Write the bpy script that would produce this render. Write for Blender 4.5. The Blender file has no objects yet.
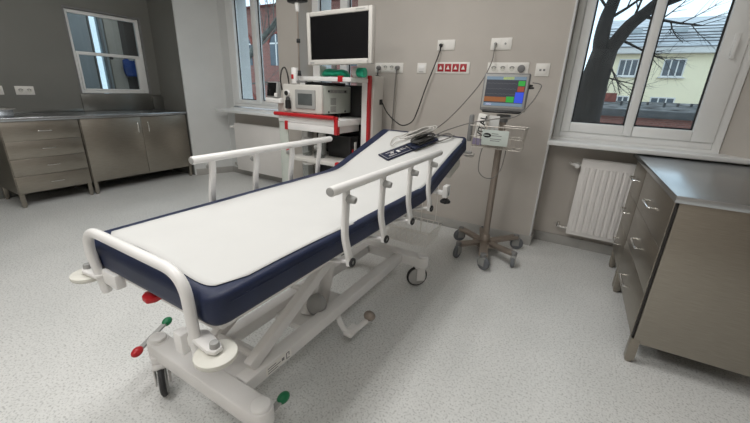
import bpy, bmesh, math, random
from mathutils import Vector, Matrix, Euler
random.seed(7)
PI = math.pi
scn = bpy.context.scene
COL = scn.collection

# ------------------------------------------------------------------ materials
def new_mat(name):
    m = bpy.data.materials.new(name); m.use_nodes = True
    nt = m.node_tree; nt.nodes.clear()
    out = nt.nodes.new('ShaderNodeOutputMaterial')
    return m, nt, out

def mat(name, col, rough=.5, metal=0, var=.06, scale=9, bump=0, bscale=120, coat=0, spec=.5, stretch=None, rvar=0):
    """Principled surface with a noise that varies its colour a little, and an optional bump"""
    m, nt, out = new_mat(name)
    p = nt.nodes.new('ShaderNodeBsdfPrincipled')
    nt.links.new(p.outputs[0], out.inputs[0])
    tc = nt.nodes.new('ShaderNodeTexCoord')
    mp = nt.nodes.new('ShaderNodeMapping')
    nt.links.new(tc.outputs['Object'], mp.inputs[0])
    if stretch: mp.inputs['Scale'].default_value = stretch
    n = nt.nodes.new('ShaderNodeTexNoise'); n.inputs['Scale'].default_value = scale; n.inputs['Detail'].default_value = 4
    nt.links.new(mp.outputs[0], n.inputs['Vector'])
    r = nt.nodes.new('ShaderNodeValToRGB')
    r.color_ramp.elements[0].position = .3; r.color_ramp.elements[1].position = .7
    r.color_ramp.elements[0].color = (*[c*(1-var) for c in col], 1)
    r.color_ramp.elements[1].color = (*[min(1, c*(1+var)) for c in col], 1)
    nt.links.new(n.outputs['Fac'], r.inputs[0]); nt.links.new(r.outputs[0], p.inputs['Base Color'])
    p.inputs['Roughness'].default_value = rough; p.inputs['Metallic'].default_value = metal
    p.inputs['Coat Weight'].default_value = coat; p.inputs['Specular IOR Level'].default_value = spec
    if rvar:
        mr = nt.nodes.new('ShaderNodeMapRange')
        mr.inputs['To Min'].default_value = rough-rvar; mr.inputs['To Max'].default_value = rough+rvar
        nt.links.new(n.outputs['Fac'], mr.inputs['Value']); nt.links.new(mr.outputs[0], p.inputs['Roughness'])
    if bump:
        b = nt.nodes.new('ShaderNodeTexNoise'); b.inputs['Scale'].default_value = bscale
        nt.links.new(mp.outputs[0], b.inputs['Vector'])
        bp = nt.nodes.new('ShaderNodeBump'); bp.inputs['Strength'].default_value = bump; bp.inputs['Distance'].default_value = .01
        nt.links.new(b.outputs['Fac'], bp.inputs['Height']); nt.links.new(bp.outputs[0], p.inputs['Normal'])
    return m

def emit(name, col, s):
    m, nt, out = new_mat(name)
    e = nt.nodes.new('ShaderNodeEmission'); e.inputs[0].default_value = (*col, 1); e.inputs[1].default_value = s
    nt.links.new(e.outputs[0], out.inputs[0]); return m

def glass(name, tint=(.93, .97, .97)):
    m, nt, out = new_mat(name)
    t = nt.nodes.new('ShaderNodeBsdfTransparent'); t.inputs[0].default_value = (*tint, 1)
    g = nt.nodes.new('ShaderNodeBsdfGlossy'); g.inputs['Roughness'].default_value = .02
    f = nt.nodes.new('ShaderNodeLayerWeight'); f.inputs['Blend'].default_value = .5
    pw_ = nt.nodes.new('ShaderNodeMath'); pw_.operation = 'POWER'; pw_.inputs[1].default_value = 4.5
    ml = nt.nodes.new('ShaderNodeMath'); ml.operation = 'MULTIPLY_ADD'; ml.inputs[1].default_value = .8; ml.inputs[2].default_value = .03
    nt.links.new(f.outputs['Facing'], pw_.inputs[0]); nt.links.new(pw_.outputs[0], ml.inputs[0])
    mx = nt.nodes.new('ShaderNodeMixShader')
    nt.links.new(ml.outputs[0], mx.inputs[0]); nt.links.new(t.outputs[0], mx.inputs[1]); nt.links.new(g.outputs[0], mx.inputs[2])
    nt.links.new(mx.outputs[0], out.inputs[0]); return m

def floor_mat():
    m, nt, out = new_mat('speckled_vinyl')
    p = nt.nodes.new('ShaderNodeBsdfPrincipled'); nt.links.new(p.outputs[0], out.inputs[0])
    tc = nt.nodes.new('ShaderNodeTexCoord')
    def speck(scale, lo, hi):
        n = nt.nodes.new('ShaderNodeTexNoise'); n.inputs['Scale'].default_value = scale; n.inputs['Detail'].default_value = 2
        nt.links.new(tc.outputs['Object'], n.inputs['Vector'])
        r = nt.nodes.new('ShaderNodeValToRGB'); r.color_ramp.elements[0].position = lo; r.color_ramp.elements[1].position = hi
        nt.links.new(n.outputs['Fac'], r.inputs[0]); return r
    base = speck(2.2, .3, .7)
    base.color_ramp.elements[0].color = (.72, .73, .715, 1); base.color_ramp.elements[1].color = (.79, .795, .78, 1)
    d = speck(105, .52, .66); l = speck(140, .56, .68); c = speck(45, .5, .7)
    def mix(fac, a, col, k):
        mm = nt.nodes.new('ShaderNodeMath'); mm.operation = 'MULTIPLY'; mm.inputs[1].default_value = k
        nt.links.new(fac.outputs[0], mm.inputs[0])
        x = nt.nodes.new('ShaderNodeMix'); x.data_type = 'RGBA'
        nt.links.new(mm.outputs[0], x.inputs[0]); nt.links.new(a, x.inputs[6]); x.inputs[7].default_value = (*col, 1)
        return x.outputs[2]
    o = mix(d, base.outputs[0], (.24, .24, .23), .46); o = mix(l, o, (.88, .88, .86), .45); o = mix(c, o, (.45, .45, .43), .18)
    nt.links.new(o, p.inputs['Base Color']); p.inputs['Roughness'].default_value = .42; p.inputs['Specular IOR Level'].default_value = .35
    return m

def roof_mat():
    return mat('roof_sheet', (.44, .47, .50), .4, .2, .35, 1.2, stretch=(1, 6, 1))

def brick_mat(name, a, b, mortar, scale):
    m, nt, out = new_mat(name)
    p = nt.nodes.new('ShaderNodeBsdfPrincipled'); nt.links.new(p.outputs[0], out.inputs[0])
    tc = nt.nodes.new('ShaderNodeTexCoord'); mp = nt.nodes.new('ShaderNodeMapping')
    nt.links.new(tc.outputs['Object'], mp.inputs[0]); mp.inputs['Rotation'].default_value = (PI/2, 0, 0)
    k = nt.nodes.new('ShaderNodeTexBrick'); k.inputs['Scale'].default_value = scale
    k.inputs['Color1'].default_value = (*a, 1); k.inputs['Color2'].default_value = (*b, 1); k.inputs['Mortar'].default_value = (*mortar, 1)
    nt.links.new(mp.outputs[0], k.inputs['Vector']); nt.links.new(k.outputs[0], p.inputs['Base Color'])
    p.inputs['Roughness'].default_value = .9; return m

def screen_mat(name, col, s):
    """a lit display: it gives off light and still has a glossy front"""
    m, nt, out = new_mat(name)
    p = nt.nodes.new('ShaderNodeBsdfPrincipled'); nt.links.new(p.outputs[0], out.inputs[0])
    p.inputs['Base Color'].default_value = (.02, .02, .02, 1); p.inputs['Roughness'].default_value = .25
    p.inputs['Emission Color'].default_value = (*col, 1); p.inputs['Emission Strength'].default_value = s
    return m

M = dict(
    wall=mat('painted_wall_beige', (.55, .512, .47), .75, 0, .03, 3, .05, 220),
    wallw=mat('white_trim_daylit_wall', (.68, .69, .685), .75, 0, .03, 3, .05, 220),  # white for trim; on the back corner, window daylight put into the colour
    wallg=mat('laminate_wall_grey', (.20, .20, .185), .5, 0, .04, 2),
    ceil=mat('ceiling_paint', (.8, .8, .78), .8),
    floor=floor_mat(),
    skirt=mat('skirting_vinyl', (.42, .41, .39), .5),
    steel=mat('brushed_steel', (.355, .325, .28), .36, 1, .10, 14, 0, 0, stretch=(1, 1, 30), rvar=.05),  # base colour darkened for the dim room the fronts reflect
    steeltop=mat('brushed_steel_top', (.48, .50, .52), .27, 1, .02, 3),  # same steel, lighter and bluer: window reflection put into the colour
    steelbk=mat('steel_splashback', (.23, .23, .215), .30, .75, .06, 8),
    gapshade=mat('gap_shade', (.03, .028, .026), .6, .4),  # near black, stands in for the shade inside cabinet gaps
    hubgrey=mat('hub_grey', (.46, .455, .44), .5, 0, .05),
    wire=mat('nickel_wire', (.56, .52, .47), .35, .5, .05),
    chrome=mat('polished_steel', (.75, .74, .72), .18, 1, .03),
    white=mat('white_powder_coat', (.86, .85, .835), .38, 0, .03, 6, coat=.15),
    base=mat('grey_white_coat', (.78, .765, .75), .42, 0, .03, 6),
    bump=mat('bumper_plastic', (.70, .69, .63), .5, 0, .03),
    navy=mat('navy_vinyl', (.009, .017, .055), .5, 0, .15, 8, .10, 260),
    navy2=mat('navy_nylon', (.010, .016, .045), .6, 0, .2, 60),
    paper=mat('white_paper', (.65, .65, .635), .85, 0, .015, 5, .12, 9),
    pvc=mat('white_pvc', (.88, .89, .885), .35, 0, .02, 4),
    radi=mat('radiator_enamel', (.88, .855, .83), .35, 0, .02, 4),
    plate=mat('socket_plastic', (.86, .84, .80), .4, 0, .02, 20),
    ivory=mat('equipment_plastic', (.66, .64, .60), .42, 0, .03, 10),
    ivory2=mat('equipment_side_panel', (.56, .60, .55), .5, 0, .04, 10),
    grey=mat('grey_plastic', (.22, .22, .22), .5, 0, .05),
    lgrey=mat('light_grey_plastic', (.36, .36, .35), .5, 0, .05),
    taupe=mat('taupe_metal', (.36, .31, .27), .4, .7, .06),
    black=mat('black_plastic', (.015, .015, .016), .4, 0, .1),
    rubber=mat('black_rubber', (.025, .025, .027), .65, 0, .1),
    wheelg=mat('grey_rubber', (.16, .17, .185), .6, 0, .1),
    red=mat('red_plastic', (.50, .015, .02), .38, 0, .06),
    redsock=mat('red_socket', (.40, .012, .022), .4, 0, .06),
    green=mat('green_plastic', (.005, .17, .065), .4, 0, .06),
    greenbag=mat('green_bag_fabric', (.015, .56, .33), .45, 0, .35, 14),
    offscreen=mat('dark_display_glass', (.006, .006, .007), .22, 0, .1),
    lcdgrey=mat('grey_display_glass', (.10, .11, .11), .2, 0, .2, 8),
    cable=mat('grey_cable', (.20, .19, .175), .5, 0, .05),
    cablew=mat('pale_cable', (.60, .58, .55), .5, 0, .05),
    cableb=mat('black_cable', (.03, .028, .026), .5, 0, .05),
    glass=glass('window_glass'),
    glass2=glass('interior_glass', (.80, .84, .85)),
    clear=glass('clear_plastic', (.78, .80, .80)),
    yellow=mat('cream_render', (.90, .83, .60), .9, 0, .02, 1),
    eave=mat('eave_paint', (.72, .72, .70), .8, 0, .03, 1),
    roof=roof_mat(),
    snow=mat('weathered_flat_roof', (.12, .12, .12), 1, 0, .8, 2.5, spec=.05),
    brick=brick_mat('red_brick', (.27, .105, .085), (.20, .085, .07), (.26, .19, .165), 4.2),
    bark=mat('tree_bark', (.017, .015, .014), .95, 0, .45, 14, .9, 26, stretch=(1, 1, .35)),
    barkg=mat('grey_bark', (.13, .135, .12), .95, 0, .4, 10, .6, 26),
    extmetal=mat('dark_outdoor_metal', (.06, .063, .066), .7, .2, .2, 5),
    extdark=mat('dark_window_glass', (.08, .10, .12), .12, 0, .2, 3),
    extwin=mat('pale_window_glass', (.30, .34, .36), .12, 0, .25, 1.2),
    blue=mat('blue_fabric', (.02, .06, .25), .8, 0, .2, 18, .2, 40),
    bluegrey=mat('pale_blue_wall', (.42, .46, .48), .8, 0, .03, 2),
    beige=mat('beige_laminate', (.48, .44, .38), .6, 0, .04, 2),
    brown=mat('dark_brown_door', (.07, .055, .045), .5, 0, .15, 4),
    purple=mat('lilac_card', (.30, .26, .38), .7, 0, .1),
    card=mat('pale_green_card', (.58, .64, .60), .55, 0, .03),
    ink=mat('black_ink', (.012, .013, .014), .6),
    inkg=mat('grey_ink', (.22, .23, .23), .6),
    redcloth=mat('red_terracotta', (.24, .075, .06), .9, 0, .25, 3),
    scr_dark=screen_mat('screen_dark', (.018, .022, .034), 1.0),
    scr_green=screen_mat('screen_green', (.02, .50, .05), .62),
    scr_red=screen_mat('screen_red', (.42, .06, .03), .62),
    scr_blue=screen_mat('screen_blue', (.03, .10, 1.0), .62),
    scr_orange=screen_mat('screen_orange', (.24, .075, .015), 1.0),
    scr_bar=screen_mat('screen_bar', (.14, .21, .28), 1.0),
    scr_lime=screen_mat('screen_lime', (.42, .50, .10), 1.0),
    scr_white=screen_mat('screen_white', (.40, .40, .55), 1.0),
    scr_line=screen_mat('screen_line', (.10, .12, .13), 1.0),
)

# ------------------------------------------------------------------ mesh builder
class B:
    def __init__(self): self.bm = bmesh.new()
    def _add(self, t, mtx=None):
        if mtx is not None: bmesh.ops.transform(t, matrix=mtx, verts=t.verts)
        me = bpy.data.meshes.new('tmp'); t.to_mesh(me); t.free()
        self.bm.from_mesh(me); bpy.data.meshes.remove(me); return self
    def box(self, x0, x1, y0, y1, z0, z1, bev=0, seg=2, mtx=None):
        bev = min(bev, .45*min(x1-x0, y1-y0, z1-z0))
        t = bmesh.new(); bmesh.ops.create_cube(t, size=1)
        for v in t.verts:
            v.co = Vector(((x0+x1)/2+v.co.x*(x1-x0), (y0+y1)/2+v.co.y*(y1-y0), (z0+z1)/2+v.co.z*(z1-z0)))
        if bev: bmesh.ops.bevel(t, geom=t.edges[:]+t.verts[:], offset=bev, segments=seg, profile=.5, affect='EDGES')
        return self._add(t, mtx)
    def bar(self, p0, p1, w, h, bev=0, up=(0, 0, 1)):
        p0, p1 = Vector(p0), Vector(p1); d = p1-p0; L = d.length; d.normalize()
        s = d.cross(Vector(up)).normalized(); u = s.cross(d)
        m = Matrix((( d.x, s.x, u.x, 0), (d.y, s.y, u.y, 0), (d.z, s.z, u.z, 0), (0, 0, 0, 1)))
        return self.box(0, L, -w/2, w/2, -h/2, h/2, bev, 2, Matrix.Translation(p0) @ m)
    def cyl(self, p0, p1, r, r2=None, seg=20, bev=0):
        p0, p1 = Vector(p0), Vector(p1); d = p1-p0
        t = bmesh.new(); bmesh.ops.create_cone(t, cap_ends=True, segments=seg, radius1=r, radius2=r if r2 is None else r2, depth=d.length)
        if bev:
            es = [e for e in t.edges if abs(abs(e.verts[0].co.z)-d.length/2) < 1e-6 and abs(e.verts[0].co.z-e.verts[1].co.z) < 1e-6]
            bmesh.ops.bevel(t, geom=es, offset=bev, segments=2, profile=.5, affect='EDGES')
        q = Vector((0, 0, 1)).rotation_difference(d.normalized()).to_matrix().to_4x4()
        return self._add(t, Matrix.Translation((p0+p1)/2) @ q)
    def sph(self, c, r, sc=(1, 1, 1), seg=16):
        t = bmesh.new(); bmesh.ops.create_uvsphere(t, u_segments=seg, v_segments=seg//2+2, radius=r)
        return self._add(t, Matrix.Translation(c) @ Matrix.Diagonal((*sc, 1)))
    def tube(self, pts, r, seg=10, closed=False, radii=None):
        P = [Vector(p) for p in pts]; n = len(P); t = bmesh.new(); rings = []
        up = None
        for i in range(n):
            a = P[i-1] if (i or closed) else P[i]; b = P[(i+1) % n] if (i < n-1 or closed) else P[i]
            d = (b-a).normalized()
            if up is None:
                up = d.orthogonal().normalized()
            up = (up-d*up.dot(d)).normalized(); s = d.cross(up)
            rr = radii[i] if radii else r
            rings.append([t.verts.new(P[i]+(up*math.cos(2*PI*k/seg)+s*math.sin(2*PI*k/seg))*rr) for k in range(seg)])
        for i in range(n if closed else n-1):
            A, C = rings[i], rings[(i+1) % n]
            for k in range(seg): t.faces.new((A[k], A[(k+1) % seg], C[(k+1) % seg], C[k]))
        if not closed:
            t.faces.new(rings[0][::-1]); t.faces.new(rings[-1])
        bmesh.ops.recalc_face_normals(t, faces=t.faces[:])
        return self._add(t)
    def prism(self, poly, axis, a, b, bev=0):
        """poly: 2D points; axis 'x': (y,z), 'y': (x,z), 'z': (x,y); extruded from a to b"""
        f = {'x': lambda p, c: (c, p[0], p[1]), 'y': lambda p, c: (p[0], c, p[1]), 'z': lambda p, c: (p[0], p[1], c)}[axis]
        t = bmesh.new(); v0 = [t.verts.new(f(p, a)) for p in poly]; v1 = [t.verts.new(f(p, b)) for p in poly]
        t.faces.new(v0); t.faces.new(v1[::-1]); n = len(poly)
        for i in range(n): t.faces.new((v0[i], v1[i], v1[(i+1) % n], v0[(i+1) % n]))
        bmesh.ops.recalc_face_normals(t, faces=t.faces[:])
        if bev: bmesh.ops.bevel(t, geom=t.edges[:], offset=bev, segments=2, profile=.5, affect='EDGES')
        return self._add(t)
    def torus(self, c, R, r, axis='x', seg=24, seg2=10, a0=0, a1=2*PI):
        full = abs(a1-a0-2*PI) < 1e-6; n = seg if full else seg+1; pts = []
        for i in range(n):
            a = a0+(a1-a0)*i/seg; u, v = R*math.cos(a), R*math.sin(a)
            o = {'x': (0, u, v), 'y': (u, 0, v), 'z': (u, v, 0)}[axis]
            pts.append((c[0]+o[0], c[1]+o[1], c[2]+o[2]))
        return self.tube(pts, r, seg2, full)
    def loft(self, rings):
        t = bmesh.new(); R = [[t.verts.new(p) for p in r] for r in rings]; n = len(R[0])
        for A, C in zip(R, R[1:]):
            for k in range(n): t.faces.new((A[k], A[(k+1) % n], C[(k+1) % n], C[k]))
        t.faces.new(R[0][::-1]); t.faces.new(R[-1])
        bmesh.ops.recalc_face_normals(t, faces=t.faces[:])
        return self._add(t)
    def xf(self, mtx): bmesh.ops.transform(self.bm, matrix=mtx, verts=self.bm.verts); return self
    def build(self, name, m, parent=None, smooth=40, **kw):
        me = bpy.data.meshes.new(name); self.bm.to_mesh(me); self.bm.free()
        me.polygons.foreach_set('use_smooth', [True]*len(me.polygons)); me.set_sharp_from_angle(angle=math.radians(smooth))
        return link(name, me, m, parent, **kw)

def link(name, me, m, parent=None, **kw):
    o = bpy.data.objects.new(name, me); COL.objects.link(o)
    me.materials.append(M[m] if isinstance(m, str) else m)
    attach(o, parent)
    for k, v in kw.items(): o[k] = v
    return o

def attach(o, parent):
    if parent is not None:
        o.parent = parent
        if parent.type == 'EMPTY':
            o.matrix_parent_inverse = (Matrix.Translation(parent.location) @ parent.rotation_euler.to_matrix().to_4x4()).inverted()

def thing(name, label, cat, loc, group=None):
    o = bpy.data.objects.new(name, None); COL.objects.link(o); o.location = loc; o.empty_display_size = .05
    o['label'] = label; o['category'] = cat
    if group: o['group'] = group
    return o

def tag(o, label, cat, group=None):
    o['label'] = label; o['category'] = cat
    if group: o['group'] = group
    return o

def struct(o): o['kind'] = 'structure'; return o

def dup(root, loc=None, label=None, rotz=None):
    r = root.copy(); COL.objects.link(r)
    if loc is not None: r.location = loc
    if rotz is not None: r.rotation_euler.z = rotz
    if label: r['label'] = label
    for ch in root.children:
        c = ch.copy(); COL.objects.link(c); c.parent = r
        for g in ch.children:
            d = g.copy(); COL.objects.link(d); d.parent = c
    return r

def spline(pts, n=8):
    P = [Vector(p) for p in pts]; P = [P[0]*2-P[1]]+P+[P[-1]*2-P[-2]]; out = []
    for i in range(1, len(P)-2):
        a, b, c, d = P[i-1:i+3]
        for k in range(n):
            t = k/n
            out.append(.5*((2*b)+(c-a)*t+(2*a-5*b+4*c-d)*t*t+(3*b-a-3*c+d)*t**3))
    out.append(P[-2]); return out

def arc_corner(p, a, b, r, n=6):
    """rounded corner at p between the directions towards a and b"""
    p, a, b = Vector(p), Vector(a), Vector(b); A = p+(a-p).normalized()*r; C = p+(b-p).normalized()*r
    return [A.lerp(p, t).lerp(p.lerp(C, t), t) for t in [i/n for i in range(n+1)]]

def text_mesh(s, size, name, m, parent, mtx, depth=.0006):
    cu = bpy.data.curves.new('t', 'FONT'); cu.body = s; cu.size = size; cu.align_x = 'CENTER'; cu.align_y = 'CENTER'; cu.extrude = depth; cu.offset = size*.02
    o = bpy.data.objects.new('t', cu); COL.objects.link(o)
    me = bpy.data.meshes.new_from_object(o.evaluated_get(bpy.context.evaluated_depsgraph_get()))
    bpy.data.objects.remove(o); bpy.data.curves.remove(cu)
    me.materials.clear(); me.transform(mtx)
    return link(name, me, m, parent)

# ================================================================== CAMERA
f_px, pitch, roll, yaw, HC = 350.85, .33726, .03975, .52372, 1.32
F = Vector((-math.sin(yaw)*math.cos(pitch), math.cos(yaw)*math.cos(pitch), -math.sin(pitch)))
r0 = Vector((math.cos(yaw), math.sin(yaw), 0)); u0 = r0.cross(F)
R = r0*math.cos(roll)+u0*math.sin(roll); U = -r0*math.sin(roll)+u0*math.cos(roll)
cam = bpy.data.cameras.new('camera'); co = bpy.data.objects.new('camera', cam); COL.objects.link(co)
cam.sensor_fit = 'HORIZONTAL'; cam.sensor_width = 36; cam.lens = 36*f_px/750; cam.clip_start = .02; cam.clip_end = 300
co.matrix_world = Matrix(((R.x, U.x, -F.x, 0), (R.y, U.y, -F.y, 0), (R.z, U.z, -F.z, HC), (0, 0, 0, 1)))
scn.camera = co

# ================================================================== ROOM SHELL
XL, XA, YP, YN, ZC = -4.86, -5.45, 3.31, 3.5, 3.0      # left pier face, alcove wall, pier plane, niche plane, ceiling
YO = 3.86                                              # outer face of the outside wall
XR, YF = 2.5, -1.8
struct(B().box(XA-.2, XR+.1, YF-.1, YO, -.1, 0).build('floor', 'floor'))
struct(B().box(XA-.2, XR+.1, YF-.1, YO, ZC, ZC+.1).build('ceiling', 'ceil'))
w = B()
w.box(-3.32, -3.0, YP, YO, 0, ZC)              # between the two far windows
w.box(-2.2, -.25, YP, YO, 0, ZC)               # the socket pier
w.prism([(1.0, YP), (XR+.1, YP), (XR+.1, YO), (.86, YO), (.86, YN)], 'z', 0, ZC)
for a, b in ((-4.5, -3.32), (-3.0, -2.2), (-.25, 1.0)):
    w.box(a if a > -4.4 else -4.498, b, YN+.02 if a > -1 else YN+.05, YO, 0, .93)       # parapet under each window
    w.box(a, b, YP, YO, 2.5, ZC)               # over each window
struct(w.build('wall_back', 'wall'))
w = B()
w.box(XA-.12, XA, YF, 2.07, 0, ZC); w.box(XA-.12, XA, 2.925, 3.06, 0, ZC)
w.box(XA-.12, XA, 2.07, 2.925, 0, 1.125); w.box(XA-.12, XA, 2.07, 2.925, 2.09, ZC)
w.box(XA, XL-.001, 3.05, 3.089, 0, ZC)
struct(w.build('wall_left', 'wallg'))
struct(B().prism([(XL, 3.05), (-4.66, YN+.05), (-4.499, YN+.05), (-4.499, YO), (XA-.1, YO), (XA-.1, 3.09), (XL, 3.09)], 'z', 0, ZC).build('wall_back_corner', 'wallw'))  # paler than the back wall: daylight from the window painted in
struct(B().box(XL-.016, XL+.005, 3.044, 3.060, 0, ZC, .003).build('trim_1', 'wallw'))
struct(B().box(XR, XR+.1, YF, YP, 0, ZC).build('wall_right', 'wall'))
struct(B().box(XA-.1, XR+.1, YF-.1, YF, 0, ZC).build('wall_front', 'wall'))
s = B()
for a, b, y in ((-4.5, -3.32, YN+.05), (-3.0, -2.2, YN+.05), (-.25, 1.0, YN+.02)):
    s.box(a if a > -4.4 else -4.65, b, y-.012, y, 0, .09, .003)
for a, b in ((-3.32, -3.0), (-2.2, -.25), (1.0, XR)): s.box(a, b, YP-.012, YP, 0, .09, .003)
for x, y0, y1 in ((-3.0, YP-.012, YN+.05), (-.25, YP-.012, YN)): s.box(x, x+.012, y0, y1, 0, .09, .003)
struct(s.build('baseboard_back', 'skirt'))
struct(B().bar((XL+.006, 3.065, .045), (-4.652, YN+.04, .045), .012, .09, .003).build('baseboard_left', 'skirt'))
# pale corner bead down the edge of the socket pier
struct(B().box(-.262, -.247, YP-.004, YP+.04, .09, ZC, .003).build('trim_2', 'wallw'))

def window(name, x0, x1, panes, y, z0, z1, gz0, gz1, handle=None):
    """panes: glass spans in x; each pane sits in a sash of its own inside one outer frame"""
    fr = B(); t = .05
    fr.box(x0, x0+t, y-.035, y+.05, z0, z1, .006); fr.box(x1-t, x1, y-.035, y+.05, z0, z1, .006)
    fr.box(x0+t, x1-t, y-.035, y+.05, z0, z0+t, .006); fr.box(x0+t, x1-t, y-.035, y+.05, z1-t, z1, .006)
    root = struct(fr.build(name, 'pvc'))
    edges = [x0+t]+[(a[1]+b[0])/2 for a, b in zip(panes, panes[1:])]+[x1-t]
    for i, (a, b) in enumerate(panes):
        e0, e1 = edges[i]+.002, edges[i+1]-.002; sa = B()
        sa.box(e0, a, y-.05, y+.03, z0+t, z1-t, .007); sa.box(b, e1, y-.05, y+.03, z0+t, z1-t, .007)
        sa.box(a, b, y-.05, y+.03, z0+t, gz0, .007); sa.box(a, b, y-.05, y+.03, gz1, z1-t, .007)
        so = sa.build('sash', 'pvc', root)
        g = B()
        for q in ((a, a+.012, gz0, gz1), (b-.012, b, gz0, gz1), (a, b, gz0, gz0+.012), (a, b, gz1-.012, gz1)):
            g.box(q[0], q[1], y-.012, y-.004, q[2], q[3])
        g.build('glazing_gasket', 'rubber', so)
        B().box(a, b, y-.002, y+.002, gz0, gz1).build('window_pane', 'glass', so)
        if i < len(panes)-1: B().box(b+.004, panes[i+1][0]-.004, y-.058, y-.0505, z0+t+.004, z1-t-.004, .003).build('cover_strip', 'pvc', so)
        if handle == i:
            h = B(); hx = (b+e1)/2
            h.box(hx-.016, hx+.016, y-.06, y-.048, 1.63, 1.76, .004); h.bar((hx, y-.072, 1.72), (hx, y-.072, 1.60), .02, .016, .004, (0, 1, 0)); h.cyl((hx, y-.05, 1.72), (hx, y-.078, 1.72), .01)
            h.build('window_handle', 'pvc', so)
    return root
window('window_1', -.247, .86, [(-.13, .25), (.31, .675)], 3.52, .985, 2.5, 1.113, 2.38, handle=1)
window('window_2', -4.497, -3.322, [(-4.335, -3.99), (-3.90, -3.47)], 3.58, 1.0, 2.5, 1.10, 2.38)
window('window_3', -2.997, -2.202, [(-2.89, -2.58), (-2.48, -2.29)], 3.58, 1.0, 2.5, 1.10, 2.38)
def sill(n, a, b, y): struct(B().box(a, b, 3.275, y-.036, .93, .966, .008, 3).build(n, 'pvc'))
sill('trim_3', -.262, 1.03, 3.52); sill('trim_4', -4.575, -3.30, 3.58); sill('trim_5', -3.02, -2.18, 3.58)
# pane spacer boards between sill and window frames, outside reveals
o = B()
for a, b in ((-.247, .86), (-4.497, -3.322), (-2.997, -2.202)): o.box(a, b, 3.486, YO+.03, .93, .985)
struct(o.build('trim_6', 'pvc'))
o = B()
for a in (-4.499, -2.999, -.249): o.box(a, a+.03, 3.635, YO+.02, .985, 2.5)
struct(o.build('trim_7', 'wallw'))

# pass-through window in the grey wall
x = XA-.055
fr = B()
for a in ((2.09, 2.125, 1.13, 2.065), (2.865, 2.905, 1.13, 2.065)): fr.box(x-.03, x+.02, a[0], a[1], a[2], a[3], .005)
for a in ((2.125, 2.865, 1.13, 1.162), (2.125, 2.865, 2.025, 2.065)): fr.box(x-.03, x+.02, *a, .005)
fr.box(x-.03, x+.025, 2.125, 2.865, 1.575, 1.612, .005)
pw = struct(fr.build('window_4', 'pvc'))
lo = B()
lo.box(x-.02, x+.028, 2.126, 2.15, 1.163, 1.575, .004); lo.box(x-.02, x+.028, 2.80, 2.864, 1.163, 1.575, .004); lo.box(x-.02, x+.028, 2.15, 2.80, 1.163, 1.182, .004)
so = lo.build('sash', 'pvc', pw)
B().box(x-.006, x, 2.15, 2.80, 1.182, 1.575).build('window_pane', 'glass2', so)
B().box(x-.014, x-.008, 2.125, 2.865, 1.612, 2.025).build('window_pane', 'glass2', pw)
B().cyl((x+.028, 2.50, 1.56), (x+.045, 2.50, 1.56), .014).box(x+.02, x+.03, 2.485, 2.515, 1.545, 1.575, .003).build('window_latch', 'black', so)
# the dark lining of the opening
li = B(); li.box(XA-.12, XA-.002, 2.072, 2.088, 1.125, 2.09); li.box(XA-.12, XA-.002, 2.907, 2.923, 1.125, 2.09); li.box(XA-.12, XA-.002, 2.088, 2.907, 2.067, 2.088)
struct(li.build('trim_8', 'grey'))
# the neighbouring room seen through it
q = B(); XN = -7.6
q.box(XN-.1, XN, .6, 3.22, 0, ZC); q.box(XN-.1, XN, 3.36, 4.2, 0, ZC); q.box(XN-.1, XN, 3.22, 3.36, 0, 1.0); q.box(XN-.1, XN, 3.22, 3.36, 2.5, ZC)
q.box(XN, XA-.13, .5, .6, 0, ZC); q.box(XN, XA-.13, 4.1, 4.2, 0, ZC)
struct(q.build('wall_neighbour', 'bluegrey'))
struct(B().box(XN-.1, XA-.2, .5, 4.2, -.1, 0).build('floor_neighbour', 'floor'))
struct(B().box(XN-.1, XA-.2, .5, 4.2, ZC, ZC+.1).build('ceiling_neighbour', 'ceil'))
q = B(); q.box(XN-.03, XN+.03, 3.20, 3.225, 1.0, 2.5, .004); q.box(XN-.03, XN+.03, 3.36, 3.385, 1.0, 2.5, .004); q.box(XN-.03, XN+.03, 3.225, 3.36, 1.0, 1.03, .004); q.box(XN-.03, XN+.03, 3.225, 3.36, 2.47, 2.5, .004)
nw = struct(q.build('window_5', 'grey'))
B().box(XN-.05, XN-.045, 3.2, 3.385, 1.0, 2.5).build('window_pane', 'glass', nw)
dd = struct(B().box(XN+.002, XN+.045, 3.66, 4.09, 0, 2.32, .004).build('door_1', 'brown'))
B().box(XN+.002, XN+.05, 3.43, 3.655, 0, 2.5, .003).build('door_lining', 'beige', dd)
t = thing('hanging_coat', 'blue garment with white collar seen through the interior window', 'coat', (XN+.1, 3.72, 1.7))
cb = B()
rings = []
for z, wy, wx in ((1.66, .06, .03), (1.63, .12, .045), (1.52, .125, .055), (1.40, .11, .06), (1.36, .09, .06)):
    rings.append([(XN+.125+wx*math.cos(a), 3.70+wy*math.sin(a)*(1+.06*math.sin(5*a)), z) for a in [2*PI*k/20 for k in range(20)]])
cb.loft(rings).build('coat_body', 'blue', t)
B().cyl((XN+.05, 3.70, 1.70), (XN+.13, 3.70, 1.68), .008).build('hook', 'chrome', t)
B().box(XN+.09, XN+.19, 3.67, 3.76, 1.63, 1.69, .02).build('collar', 'paper', t)

# ================================================================== LEFT STEEL CABINETS
def pull(b, p, axis, L, out, r=.005, d=.028):
    """a bent wire handle of length L along axis, standing off along out"""
    p, a, o = Vector(p), Vector(axis)*L/2, Vector(out)*d
    pts = [p-a]+arc_corner(p-a+o, p-a, p+a+o, .012, 4)+arc_corner(p+a+o, p-a+o, p+a, .012, 4)+[p+a]
    return b.tube(pts, r, 8)

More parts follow.
